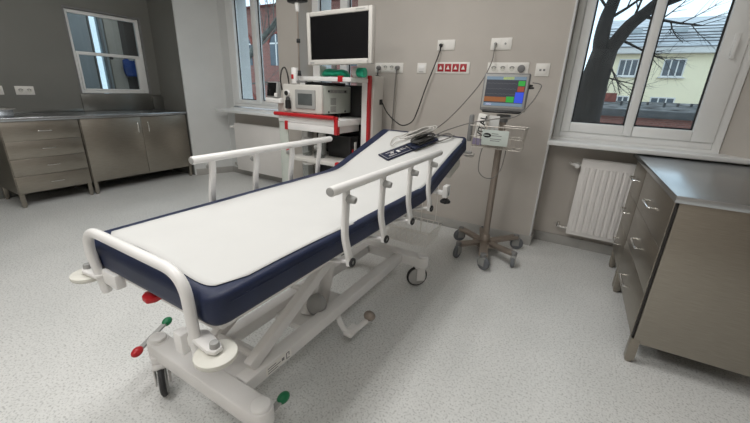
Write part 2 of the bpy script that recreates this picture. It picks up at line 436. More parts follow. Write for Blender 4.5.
def leg(b, x, y, z1, s=.04): return b.box(x-s/2, x+s/2, y-s/2, y+s/2, .015, z1, .003).cyl((x, y, 0), (x, y, .016), .016)

XC = -4.875    # plane of the fronts
t = thing('drawer_cabinet', 'brushed steel cabinet of four drawers under the worktop by the grey wall', 'cabinet', (-5.15, 1.43, 0))
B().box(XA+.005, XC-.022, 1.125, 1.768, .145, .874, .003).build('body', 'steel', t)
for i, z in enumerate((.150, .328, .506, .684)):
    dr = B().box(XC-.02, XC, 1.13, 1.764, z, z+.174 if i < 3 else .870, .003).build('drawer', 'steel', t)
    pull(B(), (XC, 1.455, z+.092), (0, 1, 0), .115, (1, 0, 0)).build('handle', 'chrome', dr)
for xx in (XC-.03, XA+.04):
    for y in (1.147, 1.744): leg(B(), xx, y, .15).build('leg', 'steel', t)
t = thing('door_cabinet', 'brushed steel cabinet with two doors beside the drawer cabinet', 'cabinet', (-5.15, 2.40, 0))
B().box(XA+.005, XC-.022, 1.782, 3.022, .145, .874, .003).build('body', 'steel', t)
for y0, y1, hy in ((1.786, 2.421, 2.365), (2.424, 3.019, 2.49)):
    d_ = B().box(XC-.02, XC, y0, y1, .150, .870, .003).build('door', 'steel', t)
    pull(B(), (XC, hy, .745), (0, 0, 1), .125, (1, 0, 0)).build('handle', 'chrome', d_)
for xx in (XC-.03, XA+.04):
    for y in (1.806, 2.998): leg(B(), xx, y, .15).build('leg', 'steel', t)
t = thing('steel_worktop', 'long steel worktop over the cabinets by the grey wall', 'worktop', (-5.15, 2.0, .865))
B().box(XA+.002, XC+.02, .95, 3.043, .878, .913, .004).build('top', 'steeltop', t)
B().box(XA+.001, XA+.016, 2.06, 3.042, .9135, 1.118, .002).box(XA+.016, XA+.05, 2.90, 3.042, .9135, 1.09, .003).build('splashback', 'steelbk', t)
B().box(XA+.001, XA+.012, .95, 2.059, .9135, .945, .002).build('upstand', 'steelbk', t)
t = thing('steel_tray', 'steel tray on the worktop at the picture edge', 'tray', (-5.17, 1.15, .906))
B().prism([(-5.33, .9137), (-5.03, .9137), (-5.0, .982), (-5.36, .982)], 'y', 1.0, 1.30, .004).build('tray_body', 'steeltop', t)
B().box(-5.375, -4.985, .985, 1.315, .9825, .994, .004).build('lid', 'chrome', t)


def wall_plate(p, facing, wx, hz):
    """local frame -> world for things on a wall; x runs along the wall, z up, -y out of it"""
    rz = {'y': 0, 'x': PI/2}[facing]
    return Matrix.Translation(p) @ Matrix.Rotation(rz, 4, 'Z')

def outlet(parent, mx, cx, m='plate', filled=True, cover=.036, mark=None):
    o = B().box(cx-cover, cx+cover, -.011, -.0075, -cover, cover, .002).xf(mx).build('socket_cover', m, parent)
    if filled:
        B().cyl((cx, -.0113, 0), (cx, -.0102, 0), .021, seg=24).xf(mx).build('socket_well', 'bump' if m == 'plate' else 'red', o)
        B().cyl((cx-.009, -.0118, .004), (cx-.009, -.011, .004), .0033, seg=8).cyl((cx+.009, -.0118, .004), (cx+.009, -.011, .004), .0033, seg=8).xf(mx).build('pin_hole', 'ink', o)
    return o
def plate(parent, mx, w, h, m='plate'):
    return B().box(-w/2, w/2, -.008, -.0005, -h/2, h/2, .003).xf(mx).build('plate', m, parent)
def cap(parent, mx, cx):
    """hooded socket: a curved lip over the well"""
    o = outlet(parent, mx, cx)
    B().torus((cx, -.0125, -.004), .021, .0035, 'y', 14, 6, .15*PI, .85*PI).xf(mx).build('socket_hood', 'lgrey', o)

t = thing('wall_socket', 'white double socket on the grey wall over the steel worktop', 'socket', (XA, 1.555, 1.152))
mx = wall_plate((XA, 1.555, 1.152), 'x', 0, 0); plate(t, mx, .16, .092); cap(t, mx, -.036); cap(t, mx, .036)
t = thing('wall_socket', 'white socket on the grey wall cut by the picture edge', 'socket', (XA, 1.30, 1.152))
mx = wall_plate((XA, 1.30, 1.152), 'x', 0, 0); plate(t, mx, .16, .092); cap(t, mx, -.036); cap(t, mx, .036)

# ================================================================== SOCKETS ON THE BACK WALL
yb = YP
def bplug(name, label, p, r=.019, m='grey', L=.04, group=None):
    o = B().cyl((p[0], yb-.0125, p[2]), (p[0], yb-.0125-L, p[2]), r, r*.8, 16, .004).cyl((p[0], yb-.012-L*.7, p[2]), (p[0], yb-.012-L*.7, p[2]-.05), .008, .005, 10).build(name, m)
    return tag(o, label, 'plug', group)
t = thing('wall_socket', 'white two gang wall plate with the black cable, above the red sockets', 'socket', (-1.24, yb, 1.712))
mx = wall_plate((-1.24, yb, 1.712), 'y', 0, 0); plate(t, mx, .165, .086); outlet(t, mx, -.036); outlet(t, mx, .036, filled=False)
t = thing('wall_socket', 'white two gang wall plate with grey cable, high above the patient monitor', 'socket', (-.757, yb, 1.71))
mx = wall_plate((-.757, yb, 1.71), 'y', 0, 0); plate(t, mx, .17, .092); outlet(t, mx, -.036, filled=False); o = outlet(t, mx, .036, filled=False)
B().cyl((.036, -.014, .0), (.036, -.0105, .0), .008, seg=10).xf(mx).build('jack', 'lgrey', o)
t = thing('socket_strip', 'white four gang socket strip beside the equipment cart, two plugs in it', 'socket', (-1.815, yb, 1.518))
mx = wall_plate((-1.815, yb, 1.518), 'y', 0, 0); plate(t, mx, .315, .092)
for k in range(4): cap(t, mx, -.1065+.071*k)
t = thing('light_switch', 'white rocker switch plate between socket strip and red sockets', 'switch', (-1.46, yb, 1.517))
mx = wall_plate((-1.46, yb, 1.517), 'y', 0, 0); plate(t, mx, .092, .092)
B().prism([(-.010, -.027), (-.016, .002), (-.0105, .027), (-.004, .027), (-.004, -.027)], 'x', -.028, .028, .001).xf(mx).build('rocker', 'white', t)
B().box(-.022, .022, -.0125, -.0095, -.034, -.030).xf(mx).build('slot', 'lgrey', t)
t = thing('red_socket_strip', 'white plate with four red sockets in a row on the wall', 'socket', (-1.163, yb, 1.522))
mx = wall_plate((-1.163, yb, 1.522), 'y', 0, 0); plate(t, mx, .325, .096)
for k in range(4):
    cx = -.1065+.071*k
    o = B().box(cx-.030, cx+.030, -.0125, -.0075, -.033, .033, .002).xf(mx).build('socket_cover', 'redsock', t)
    B().prism([(cx-.016, -.014), (cx+.016, -.014), (cx+.007, .006), (cx-.007, .006)], 'y', -.0135, -.0123).box(cx-.005, cx+.005, -.0135, -.0123, .007, .016).xf(mx).build('socket_mark', 'plate', o)
t = thing('socket_strip', 'white four gang socket strip directly above the patient monitor', 'socket', (-.677, yb, 1.518))
mx = wall_plate((-.677, yb, 1.518), 'y', 0, 0); plate(t, mx, .335, .098)
for k in range(3): cap(t, mx, -.112+.0745*k)
o = outlet(t, mx, .112, filled=False); B().cyl((.112, -.022, 0), (.112, -.0105, 0), .030, .030, 20, .004).xf(mx).build('round_connector', 'grey', o)
t = thing('wall_socket', 'single white socket plate on the wall nearest the large window', 'socket', (-.404, yb, 1.511))
mx = wall_plate((-.404, yb, 1.511), 'y', 0, 0); plate(t, mx, .105, .098)
B().box(-.036, .036, -.012, -.0075, -.036, .036, .002).xf(mx).build('socket_cover', 'plate', t)
B().box(-.022, -.006, -.014, -.0105, -.009, .006, .001).box(.006, .022, -.014, -.0105, -.009, .006, .001).xf(mx).build('jack', 'grey', t)
bplug('power_plug', 'grey plug at the cart end of the socket strip', (-1.92, 0, 1.515), .021)
bplug('power_plug', 'grey plug in the socket strip nearest the light switch', (-1.71, 0, 1.515), .021)
bplug('power_plug', 'black plug of the cable hanging from the upper wall plate', (-1.28, 0, 1.708), .016, 'black', .03)
bplug('power_plug', 'grey plug of the thin cable above the patient monitor', (-.80, 0, 1.71), .012, 'lgrey', .025)

def cable(name, label, pts, r, m, n=8):
    return tag(B().tube(spline(pts, n), r, 8).build(name, m), label, 'cable')
cable('power_cable', 'black cable looping from upper wall plate to the equipment cart', [(-1.28, yb-.04, 1.66), (-1.30, 3.26, 1.58), (-1.375, 3.25, 1.36), (-1.44, 3.24, 1.14), (-1.48, 3.22, 1.03), (-1.57, 3.2, .985), (-1.66, 3.2, 1.02), (-1.74, 3.17, 1.10), (-1.776, 3.13, 1.19)], .006, 'cableb')
cable('signal_cable', 'thin grey cable from the wall plate down to the stretcher head', [(-.80, yb-.03, 1.665), (-.79, 3.2, 1.56), (-.80, 3.0, 1.40), (-.88, 2.85, 1.23), (-.96, 2.72, 1.10), (-1.0, 2.56, 1.035), (-1.02, 2.5, 1.012)], .0045, 'cable')
cable('power_cable', 'grey cable falling from the socket strip behind the stretcher', [(-1.71, yb-.045, 1.47), (-1.705, 3.25, 1.38), (-1.71, 3.25, 1.2), (-1.72, 3.25, .9), (-1.74, 3.25, .5), (-1.8, 3.24, .14), (-1.82, 3.18, .01)], .006, 'cable')
cable('power_cable', 'dark cable from the socket strip end to the cart column', [(-1.92, yb-.045, 1.47), (-1.91, 3.26, 1.44), (-1.86, 3.24, 1.425), (-1.85, 3.2, 1.432), (-1.85, 3.12, 1.437)], .005, 'cableb')
cable('monitor_cable', 'grey cable from the patient monitor to the stretcher, over the basket', [(-.40, 2.88, 1.40), (-.345, 2.84, 1.39), (-.33, 2.78, 1.36), (-.37, 2.74, 1.26), (-.45, 2.72, 1.17), (-.58, 2.68, 1.145), (-.75, 2.65, 1.105), (-.90, 2.58, 1.045), (-.96, 2.48, 1.005), (-1.0, 2.42, .985)], .004, 'cable')

# ================================================================== RADIATORS
def radiator(label, x0, x1, yfr, ywall, z0, z1, ribs, valve_side=-1):
    t = thing('radiator', label, 'radiator', ((x0+x1)/2, ywall-.05, z0))
    b = B().box(x0, x1, yfr, yfr+.012, z0, z1, .005)
    if ribs:
        n = ribs; wv = (x1-x0-.05)/n
        for k in range(n):
            xx = x0+.025+wv*k
            b.prism([(xx+.006, yfr+.002), (xx+.012, yfr-.009), (xx+wv-.012, yfr-.009), (xx+wv-.006, yfr+.002)], 'z', z0+.035, z1-.055, 0)
    b.build('panel', 'radi', t)
    B().box(x0+.01, x1-.01, yfr+.05, yfr+.062, z0+.02, z1-.02, .004).build('rear_panel', 'radi', t)
    for a in (x0-.002, x1-.004): B().box(a, a+.006, yfr, yfr+.066, z0+.01, z1, .002).build('side_cover', 'radi', t)
    g = B().box(x0, x1, yfr+.002, yfr+.008, z1-.004, z1+.012, .002).box(x0, x1, yfr+.058, yfr+.064, z1-.004, z1+.012, .002)
    for k in range(int((x1-x0)/.02)): g.box(x0+.01+.02*k, x0+.016+.02*k, yfr+.006, yfr+.06, z1+.002, z1+.008)
    g.build('top_grille', 'radi', t)
    p = B(); yv = yfr+.03
    p.tube(spline([(x0, yv, z1-.045), (x0-.05, yv, z1-.045), (x0-.075, yv+.01, z1-.045), (x0-.09, ywall-.002, z1-.045)], 5), .009, 10)
    p.tube(spline([(x0, yv, z0+.045), (x0-.06, yv, z0+.045), (x0-.085, yv+.01, z0+.045), (x0-.09, ywall-.002, z0+.045)], 5), .009, 10)
    p.build('pipe', 'plate', t)
    v = B().cyl((x0-.03, yv, z1-.045), (x0-.03, yv-.075, z1-.045), .021, .018, 16, .004).cyl((x0-.065, yv, z1-.045), (x0-.01, yv, z1-.045), .014, seg=12)
    v.build('thermostat_valve', 'white', t)
    B().cyl((x0-.075, yv-.004, z0+.045), (x0-.075, yv-.004, z0+.09), .014, .011, 12, .002).cyl((x0-.05, yv, z0+.045), (x0-.01, yv, z0+.045), .013, seg=12).build('return_valve', 'chrome', t)
    return t
radiator('white ribbed radiator under the large window, beside the steel drawers', .022, .50, 3.40, YN+.02, .155, .815, 9)
radiator('flat white radiator under the far window, behind the stretcher rail', -4.385, -3.42, 3.43, YN+.05, .10, .765, 0)

# ================================================================== RIGHT STEEL CABINETS
RX, RY = .413, 1.976
MR = Matrix.Translation((RX, RY, 0)) @ Matrix.Rotation(math.radians(1.6), 4, 'Z')   # local x: depth into the unit, local y: towards the window
def rb(*a, bev=.003): return B().box(*a, bev).xf(MR)
D1, D2, DE = .02, .865, 1.308
t = thing('drawer_cabinet', 'steel cabinet with plain end panel at the free end of the counter', 'cabinet', MR @ Vector((.3, .4, 0)))
t.rotation_euler.z = math.radians(1.6)
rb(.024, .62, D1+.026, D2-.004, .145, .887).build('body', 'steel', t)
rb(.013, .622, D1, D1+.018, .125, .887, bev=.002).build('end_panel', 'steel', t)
rb(.003, .0125, D1+.003, D1+.024, .150, .887, bev=.001).build('corner_shade_strip', 'gapshade', t)  # dark strip painted as the shade beside the end panel
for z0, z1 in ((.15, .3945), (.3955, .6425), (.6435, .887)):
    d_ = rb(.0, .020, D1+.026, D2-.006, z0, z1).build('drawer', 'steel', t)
    pull(B(), (0, D1+.43, z1-.125), (0, 1, 0), .17, (-1, 0, 0), .006, .034).xf(MR).build('handle', 'chrome', d_)
for xx, yy in ((.022, D1+.02), (.6, D1+.02), (.022, D2-.03), (.6, D2-.03)):
    leg(B(), xx, yy, .145, .042).xf(MR).build('leg', 'steel', t)
t = thing('drawer_cabinet', 'steel drawer cabinet at the wall end of the counter, beside the ribbed radiator', 'cabinet', MR @ Vector((.3, 1.05, 0)))
t.rotation_euler.z = math.radians(1.6)
rb(.024, .62, D2, DE, .145, .887).build('body', 'steel', t)
rb(.0015, .0235, D2-.0055, D2+.0035, .150, .887, bev=.001).build('gap_shade_strip', 'gapshade', t)  # dark strip nearly flush with the fronts, painted as the divider's shade
for z0, z1 in ((.15, .3945), (.3955, .6425), (.6435, .887)):
    d_ = rb(.0, .020, D2+.004, DE-.003, z0, z1).build('drawer', 'steel', t)
    pull(B(), (0, D2+.27, z1-.115), (0, 1, 0), .15, (-1, 0, 0), .006, .034).xf(MR).build('handle', 'chrome', d_)
for xx, yy in ((.022, D2+.03), (.6, D2+.03), (.022, DE-.03), (.6, DE-.03)):
    leg(B(), xx, yy, .145, .042).xf(MR).build('leg', 'steel', t)
tag(B().prism([(-.012, -.005), (.66, -.005), (.66, 1.305), (.575, 1.315), (.425, 1.485), (-.012, 1.49)], 'z', .889, .922, .003).xf(MR).build('steel_worktop', 'steeltop'), 'steel worktop reflecting the large window beside it', 'worktop')

# ================================================================== PATIENT STRETCHER
SX = -1.095
st = thing('patient_stretcher', 'white wheeled hospital stretcher with navy mattress and raised headrest', 'stretcher', (SX, 1.3, 0))
ZT, YFT, YH = .792, .455, 1.88
CH, SH = math.cos(math.radians(17.2)), math.sin(math.radians(17.2))
def rrect(w, h, r, n=4):
    out = []
    for cx, cz, a0 in ((w-r, h-r, 0), (-w+r, h-r, PI/2), (-w+r, -h+r, PI), (w-r, -h+r, 1.5*PI)):
        for k in range(n+1):
            a = a0+PI/2*k/n; out.append((cx+r*math.cos(a), cz+r*math.sin(a)))
    return out
def deck_path(s, off):
    """point at distance s from the foot end along the deck, off below the mattress top; smooth bend at the hinge"""
    LF = YH-YFT
    if s <= LF-.08: return (YFT+s, ZT-off, 0)
    if s >= LF+.08:
        d = s-LF; return (YH+d*CH+off*SH, ZT+d*SH-off*CH, 17.2)
    t_ = (s-LF+.08)/.16; ang = 17.2*t_*t_*(3-2*t_); a = math.radians(ang)
    p0 = Vector((YFT+LF-.08, ZT)); p1 = Vector((YH, ZT)); p2 = Vector((YH+.08*CH, ZT+.08*SH))
    p = p0.lerp(p1, t_).lerp(p1.lerp(p2, t_), t_)
    return (p.x+off*math.sin(a), p.y-off*math.cos(a), ang)
LT = (YH-YFT)+.755
HW, HH = .36, .05
rings = []
ss = [0, .003, .008, .015, .022, .03, .042, .055]+[.055+(LT-.11)*k/40 for k in range(1, 40)]+[LT-q_ for q_ in (.055, .042, .03, .022, .015, .008, .003, 0)]
for s_ in ss:
    e = min(s_, LT-s_); ins = .03-math.sqrt(max(0, .03**2-(.03-min(e, .03))**2)); inx = .055-math.sqrt(max(0, .055**2-(.055-min(e, .055))**2))
    y, z, a = deck_path(s_, HH); a = math.radians(a)
    def mring(gx, gz, rr):
        return [(SX+px_, y-pz_*math.sin(a), z+pz_*math.cos(a)) for px_, pz_ in rrect(HW-inx-gx, HH-ins-gz, rr)]
    if s_ == 0: rings += [mring(.10, .014, .005), mring(.01, .003, .015)]
    rings.append(mring(0, 0, .018))
    if s_ == LT: rings += [mring(.01, .003, .015), mring(.10, .014, .005)]
mt = B().loft(rings).build('mattress', 'navy', st, 50)
# seam piping round the mattress edge
B().tube([(SX+HW*sx, deck_path(s_, .03)[0], deck_path(s_, .03)[1]) for sx, s_ in [(1.001, .055+(LT-.11)*k/30) for k in range(31)]], .0025, 6).tube([(SX-HW*1.001, deck_path(.055+(LT-.11)*k/30, .03)[0], deck_path(.055+(LT-.11)*k/30, .03)[1]) for k in range(31)], .0025, 6).build('piping', 'navy', mt)
# paper sheet lying over the mattress
def sheet():
    t_ = bmesh.new(); nx, ny = 24, 70; x1 = HW-.004; g = []
    for j in range(ny+1):
        v = j/ny; row = []
        for i in range(nx+1):
            u = i/nx; x0 = -HW+.05+.035*v
            s0 = .046+.016*math.sin(u*4.5)+.022*max(0, (u-.8)/.2)**2+.03*max(0, (.12-u)/.12)**2
            s1 = LT-.055
            s_ = s0+(s1-s0)*v
            xx = x0+(x1-x0)*u
            if u > .5: xx -= .022*(2*u-1)**4*(.5+.5*math.sin(v*9+.6))*max(0, 1-v*.3)
            if v < .04: xx -= (.03*(u > .9)*(u-.9)/.1)*(1-v/.04)
            edge = HW-abs(xx); drop = 0
            if edge < .028: drop = .028-math.sqrt(max(0, .028**2-(.028-edge)**2))
            lift = .0028+.001*math.sin(v*23+u*3)*math.sin(u*6+v*5)
            y, z, a = deck_path(s_, -lift+drop)
            row.append(t_.verts.new((SX+xx, y, z)))
        g.append(row)
    for j in range(ny):
        for i in range(nx): t_.faces.new((g[j][i], g[j][i+1], g[j+1][i+1], g[j+1][i]))
    b = B(); b._add(t_); return b
so = sheet().build('paper_sheet', 'paper', None, 60)
md = so.modifiers.new('thick', 'SOLIDIFY'); md.thickness = .0012; md.offset = 1
tag(so, 'white disposable paper sheet spread over the navy stretcher mattress', 'sheet')

# deck frame and panels under the mattress
zd = ZT-2*HH
fr = B()
for xx in (SX-.28, SX+.28): fr.box(xx-.018, xx+.018, YFT+.06, YH-.02, zd-.055, zd-.018, .006)
for yy in (YFT+.06, 1.15, YH-.06): fr.box(SX-.28, SX+.28, yy-.015, yy+.015, zd-.05, zd-.02, .004)
fr.build('deck_frame', 'base', st)
B().box(SX-.315, SX+.315, YFT+.03, YH-.03, zd-.017, zd-.001, .004).build('leg_panel', 'base', st)
bp = B(); bmx = Matrix.Translation((SX, YH+2*HH*SH, ZT-2*HH*CH)) @ Matrix.Rotation(math.radians(17.2), 4, 'X')
bp.box(-.325, .325, .02, .735, -.018, -.001, .004)
bo = bp.xf(bmx).build('backrest_panel', 'white', st)
B().box(-.29, -.26, .0, .70, -.05, -.019, .005).box(.26, .29, .0, .70, -.05, -.019, .005).box(-.26, .26, .45, .49, -.05, -.019, .005).xf(bmx).build('backrest_frame', 'base', st)
B().box(.12, .315, .50, .715, -.13, -.052, .012).xf(bmx).build('backrest_box', 'bump', st)
# foot end loop handle
yl, zl0, zl1 = .435, .61, .856
xa, xb_ = SX-.245, SX+.293
pts = [(xa, yl+.02, zl0)]+arc_corner((xa, yl, zl1), (xa, yl, zl0), (xb_, yl, zl1), .085, 8)+arc_corner((xb_, yl, zl1), (xa, yl, zl1), (xb_, yl, zl0), .085, 8)+[(xb_, yl+.005, zl0)]
B().tube(pts, .0155, 14).build('foot_rail', 'white', st)
for sx, xx in ((-1, xa), (1, xb_)):
    b = B().box(xx-.03, xx+.10, yl+.012, yl+.045, zl0+.038, zl0+.092, .006) if sx < 0 else B().box(xx-.10, xx-.06, yl-.005, yl+.03, zl0-.035, zl0+.035, .005).box(xx-.07, xx+.01, yl+.012, yl+.035, zl0-.01, zl0+.02, .004)
    b.build('rail_bracket', 'white', st)
    cx, cy, cz = SX+sx*(.318 if sx < 0 else .375), .44, (.662 if sx < 0 else .645)
    fl = B().prism([(xx-.018*sx, yl-.008), (cx-.005*sx, cy-.021), (cx+.016*sx, cy-.012), (cx+.016*sx, cy+.012), (cx-.005*sx, cy+.021), (xx+.005*sx, yl+.04), (xx-.018*sx, yl+.025)], 'z', cz+.010, cz+.024, .004)
    fl.build('bumper_arm', 'white', st)
    d_ = B().cyl((cx, cy, cz-.012), (cx, cy, cz+.006), .054, .056, 40, .006).build('bumper_wheel', 'bump', st)
    B().cyl((cx, cy, cz+.006), (cx, cy, cz+.04), .014, .012, 16, .003).build('bolt', 'lgrey', d_)
# red release grip under the foot edge
B().prism([(SX-.03, .478), (SX-.012, .458), (SX+.018, .456), (SX+.032, .478), (SX+.022, .53), (SX-.02, .53)], 'z', .652, .672, .005).build('release_grip', 'red', st)

# side rails
def side_rail(sx, xr, xbot, y0, y1, zr, zb, posts):
    rl = B().cyl((xr, y0, zr), (xr, y1, zr), .0185, seg=20, bev=.004).build('side_rail', 'white', st)
    for a, b in ((y0-.004, y0+.002), (y1-.002, y1+.004)): B().cyl((xr, a, zr), (xr, b, zr), .0155, seg=20, bev=.002).build('rail_end_cap', 'lgrey', rl)
    for y in posts:
        yb_ = y+.006
        xs = [(xr, y, zr-.01), (xr, y-.001, zr-.06), (xr+.003*sx, y-.010, zr-.13), (xr+.006*sx, y-.014, zr-.19), ((xr+xbot)/2+.006*sx, y-.008, zr-.245), (xbot, yb_-.002, zb+.014), (xbot, yb_, zb-.012)]
        P_ = spline(xs, 5); ring = []
        for i, p in enumerate(P_):
            a = P_[max(i-1, 0)]; b = P_[min(i+1, len(P_)-1)]; d = (b-a).normalized(); sdir = Vector((0, 1, 0)); n_ = d.cross(sdir).normalized(); sdir = n_.cross(d)
            ring.append([tuple(p+sdir*q[0]+n_*q[1]) for q in rrect(.0165, .0095, .007, 3)])
        po = B().loft(ring).build('rail_post', 'white', st)
        B().cyl((xr+.005*sx, y, zr-.045), (xr+.040*sx, y+.004, zr-.048), .017, .013, 16, .004).build('clip', 'lgrey', po)
        B().torus((xbot+.013*sx, yb_, zb), .013, .006, 'x', 24, 10).cyl((xbot-.006*sx, yb_, zb), (xbot+.012*sx, yb_, zb), .0135, seg=20).build('pivot_ring', 'rubber', po)
        B().cyl((xbot+.009*sx, yb_, zb), (xbot+.015*sx, yb_, zb), .008, seg=18).build('pivot_cap', 'lgrey', po)
        B().cyl((xbot-.005*sx, yb_, zb), (SX+.29*sx, yb_, zd-.035), .0085, seg=10).build('pivot_rod', 'base', po)
    return rl
side_rail(1, -.70, -.685, .905, 1.935, .985, .685, (1.0, 1.27, 1.545, 1.80))
side_rail(-1, -1.487, -1.50, .92, 1.93, .985, .685, (1.02, 1.285, 1.555, 1.81))
# mounting rail with knob by the head
B().box(-.80, -.655, 2.02, 2.05, .71, .735, .003).box(-.685, -.655, 2.0, 2.06, .70, .775, .004).build('accessory_clamp', 'white', st)
kb = B().cyl((-.67, 2.03, .70), (-.67, 2.03, .675), .012)
for k in range(5): kb.sph((-.67+.02*math.cos(k*2*PI/5), 2.03+.02*math.sin(k*2*PI/5), .672), .014, (1, 1, .9), 10)
kb.cyl((-.67, 2.03, .66), (-.67, 2.03, .686), .024, seg=14, bev=.004).build('clamp_knob', 'black', st)

# chassis
zb0, zb1 = .165, .245
for yc in (.622, 2.045):
    x0, x1 = -1.468, -.757
    b = B().box(x0+.03, x1-.03, yc-.043, yc+.043, zb0+.012, zb1, .007, 3)
    be = b.cyl((x0+.035, yc, zb0+.01), (x0+.035, yc, zb1+.004), .044, .043, 24, .005).cyl((x1-.035, yc, zb0+.01), (x1-.035, yc, zb1+.004), .044, .043, 24, .005).build('end_beam', 'base', st)
    for xx in (x0+.035, x1-.035): B().cyl((xx, yc, zb1+.003), (xx, yc, zb1+.017), .036, .034, 24, .004).build('end_cap', 'white', be)
for xx in (-.955, -1.225):
    o = B().box(xx-.032, xx+.032, .67, 2.0, .180, .242, .006).build('base_rail', 'base', st)
    if xx > -1:
        lb = B().box(xx+.0322, xx+.0328, .765, .91, .189, .233).build('label_plate', 'plate', o)
        mk = B(); xs_ = xx+.0329
        for k in range(3): mk.box(xs_-.0003, xs_+.0002, .775, .775+(.055, .07, .045)[k], .195+.012*k, .199+.012*k)
        for a in ((.852, .867, .203, .218), (.878, .883, .195, .227), (.878, .898, .223, .227), (.893, .898, .209, .227), (.878, .898, .195, .199)): mk.box(xs_-.0003, xs_+.0002, *a)
        mk.build('label_print', 'grey', lb)
B().box(-1.2, -.98, 1.08, 1.42, .16, .20, .006).build('base_plate', 'base', st)
B().box(-1.26, -.925, .66, .84, .196, .214, .004).build('base_plate', 'base', st)
# lift arms
for xx in (-.965, -1.215):
    B().bar((xx, .72, .255), (xx, 1.45, .625), .042, .055, .008).build('lift_arm', 'base', st)
for y_, z_ in ((1.06, .43), (1.40, .60), (.76, .275)): B().cyl((-1.215, y_, z_), (-.965, y_, z_), .014).build('cross_tube', 'base', st)
for y0_ in (1.17, 1.29):
    B().cyl((-1.06, y0_, .20), (-1.08, y0_+.10, .40), .034, seg=20, bev=.006).cyl((-1.08, y0_+.10, .40), (-1.09, y0_+.19, .60), .015).build('lift_cylinder', 'base', st)
B().sph((-1.02, 1.20, .255), .052, (1, 1, 1.1), 18).build('pump_housing', 'lgrey', st)
# casters with brake pedals
def caster(x, y, yawd, ring):
    s_ = math.sin(math.radians(yawd)); c_ = math.cos(math.radians(yawd))
    mx_ = Matrix.Translation((x, y, 0)) @ Matrix.Rotation(math.radians(yawd), 4, 'Z')
    ca = B().cyl((0, 0, .145), (0, 0, .20), .028, .034, 18, .004).box(-.032, -.024, -.03, .03, .05, .15, .004).box(.024, .032, -.03, .03, .05, .15, .004).box(-.028, .028, -.045, .03, .142, .165, .01).xf(mx_).build('caster', 'base', st)
    B().cyl((-.0155, -.02, .076), (.0155, -.02, .076), .064, seg=30, bev=.004).xf(mx_).build('caster_hub', 'lgrey' if not ring else 'hubgrey', ca)
    B().torus((0, -.02, .076), .0635, .0125, 'x', 32, 8).xf(mx_).build('tyre', 'rubber', ca)
caster(-1.405, .60, 62, 0); caster(-.80, .622, 20, 0); caster(-.815, 2.08, -48, 1); caster(-1.425, 2.045, 15, 0)
def pedal(p0, p1):
    p0, p1 = Vector(p0), Vector(p1); m_ = p0.lerp(p1, .45); q = B().bar(p0, p1, .024, .012, .004, (0, 0, 1)).cyl(m_+Vector((-.005, 0, 0)), m_+Vector((.06 if p0.x < -1 else -.03, 0, 0)), .012).build('brake_pedal', 'lgrey', st)
    d = (p1-p0).normalized(); rz = Matrix.Rotation(math.atan2(d.y, d.x)-PI/2, 4, 'Z')
    for p, n_, m2 in ((p0, 'red_pad', 'red'), (p1, 'green_pad', 'green')): B().sph((0, 0, 0), .026, (.8, 1.15, .75)).xf(Matrix.Translation(p) @ rz).build(n_, m2, q)
pedal((-1.53, .572, .168), (-1.625, .762, .172)); pedal((-.79, .50, .168), (-.80, .735, .180))
# foot pump pedal
pp = B().tube(spline([(-.97, 1.31, .17), (-.93, 1.285, .13), (-.88, 1.27, .105), (-.85, 1.31, .10), (-.835, 1.40, .105)], 6), .015, 10).box(-.89, -.835, 1.25, 1.34, .085, .112, .008).build('pump_pedal', 'white', st)
B().sph((-.832, 1.425, .125), .034, (1, .85, .8)).build('pedal_pad', 'taupe', pp)
# wire basket slung under the head section
wb = B(); bx0, bx1, by0, by1, bz0, bz1 = -1.36, -.80, 2.13, 2.42, .27, .375
def loop4(z, g=0): return [(bx0+g, by0+g, z), (bx1-g, by0+g, z), (bx1-g, by1-g, z), (bx0+g, by1-g, z)]
wb.tube(loop4(bz1), .004, 6, True); wb.tube(loop4(bz0, .02), .003, 6, True)
for k in range(13):
    y = by0+.02+(by1-by0-.04)*k/12
    wb.tube([(bx0, y, bz1), (bx0+.02, y, bz0), (bx1-.02, y, bz0), (bx1, y, bz1)], .002, 5)
for k in range(12):
    xx = bx0+.03+(bx1-bx0-.06)*k/11
    wb.tube([(xx, by0, bz1), (xx, by0+.02, bz0), (xx, by1-.02, bz0), (xx, by1, bz1)], .002, 5)
for xx in (bx0+.06, bx1-.06):
    for y in (by0, by1): wb.tube([(xx, y, bz1), (xx, y, zd+.05)], .003, 6)
wb.build('wire_basket', 'plate', st)

# ================================================================== THINGS ON THE STRETCHER
def onhead(x, d, off=.006):
    """a point on the raised head section: x across, d up the slope from the hinge"""
    return Vector((x, YH+d*CH-off*SH, ZT+d*SH+off*CH))
# cuff: local u along its length, v across
c0, c1 = onhead(-1.165, .245), onhead(-1.02, .52)
ux = (c1-c0).normalized(); nn = Vector((0, -SH, CH)); vx = nn.cross(ux)
CM = Matrix(((ux.x, vx.x, nn.x, c0.x), (ux.y, vx.y, nn.y, c0.y), (ux.z, vx.z, nn.z, c0.z), (0, 0, 0, 1)))
t = thing('pressure_cuff', 'flat navy blood pressure cuff with white print on the paper sheet', 'cuff', c0)
B().box(-.01, .315, -.062, .062, .0, .011, .005).xf(CM).build('cuff_body', 'navy2', t)
B().box(.0, .30, .050, .054, .0112, .0125).box(.0, .30, -.054, -.050, .0112, .0125).box(-.002, .002, -.054, .054, .0112, .0125).xf(CM).build('edge_binding', 'lgrey', t)
pr = B()
for a, b, c, d in ((.03, .09, -.03, -.026), (.03, .075, -.018, -.014), (.03, .10, .02, .024), (.11, .13, -.02, .015), (.14, .19, -.004, .0), (.14, .175, .012, .016), (.20, .22, -.03, .02), (.06, .085, 0, .012)): pr.box(a, b, c, d, .0112, .0122)
pr.xf(CM).build('cuff_print', 'plate', t)
t = thing('pressure_cuff', 'folded dark cuff lying under the cable bundle', 'cuff', onhead(-.99, .50))
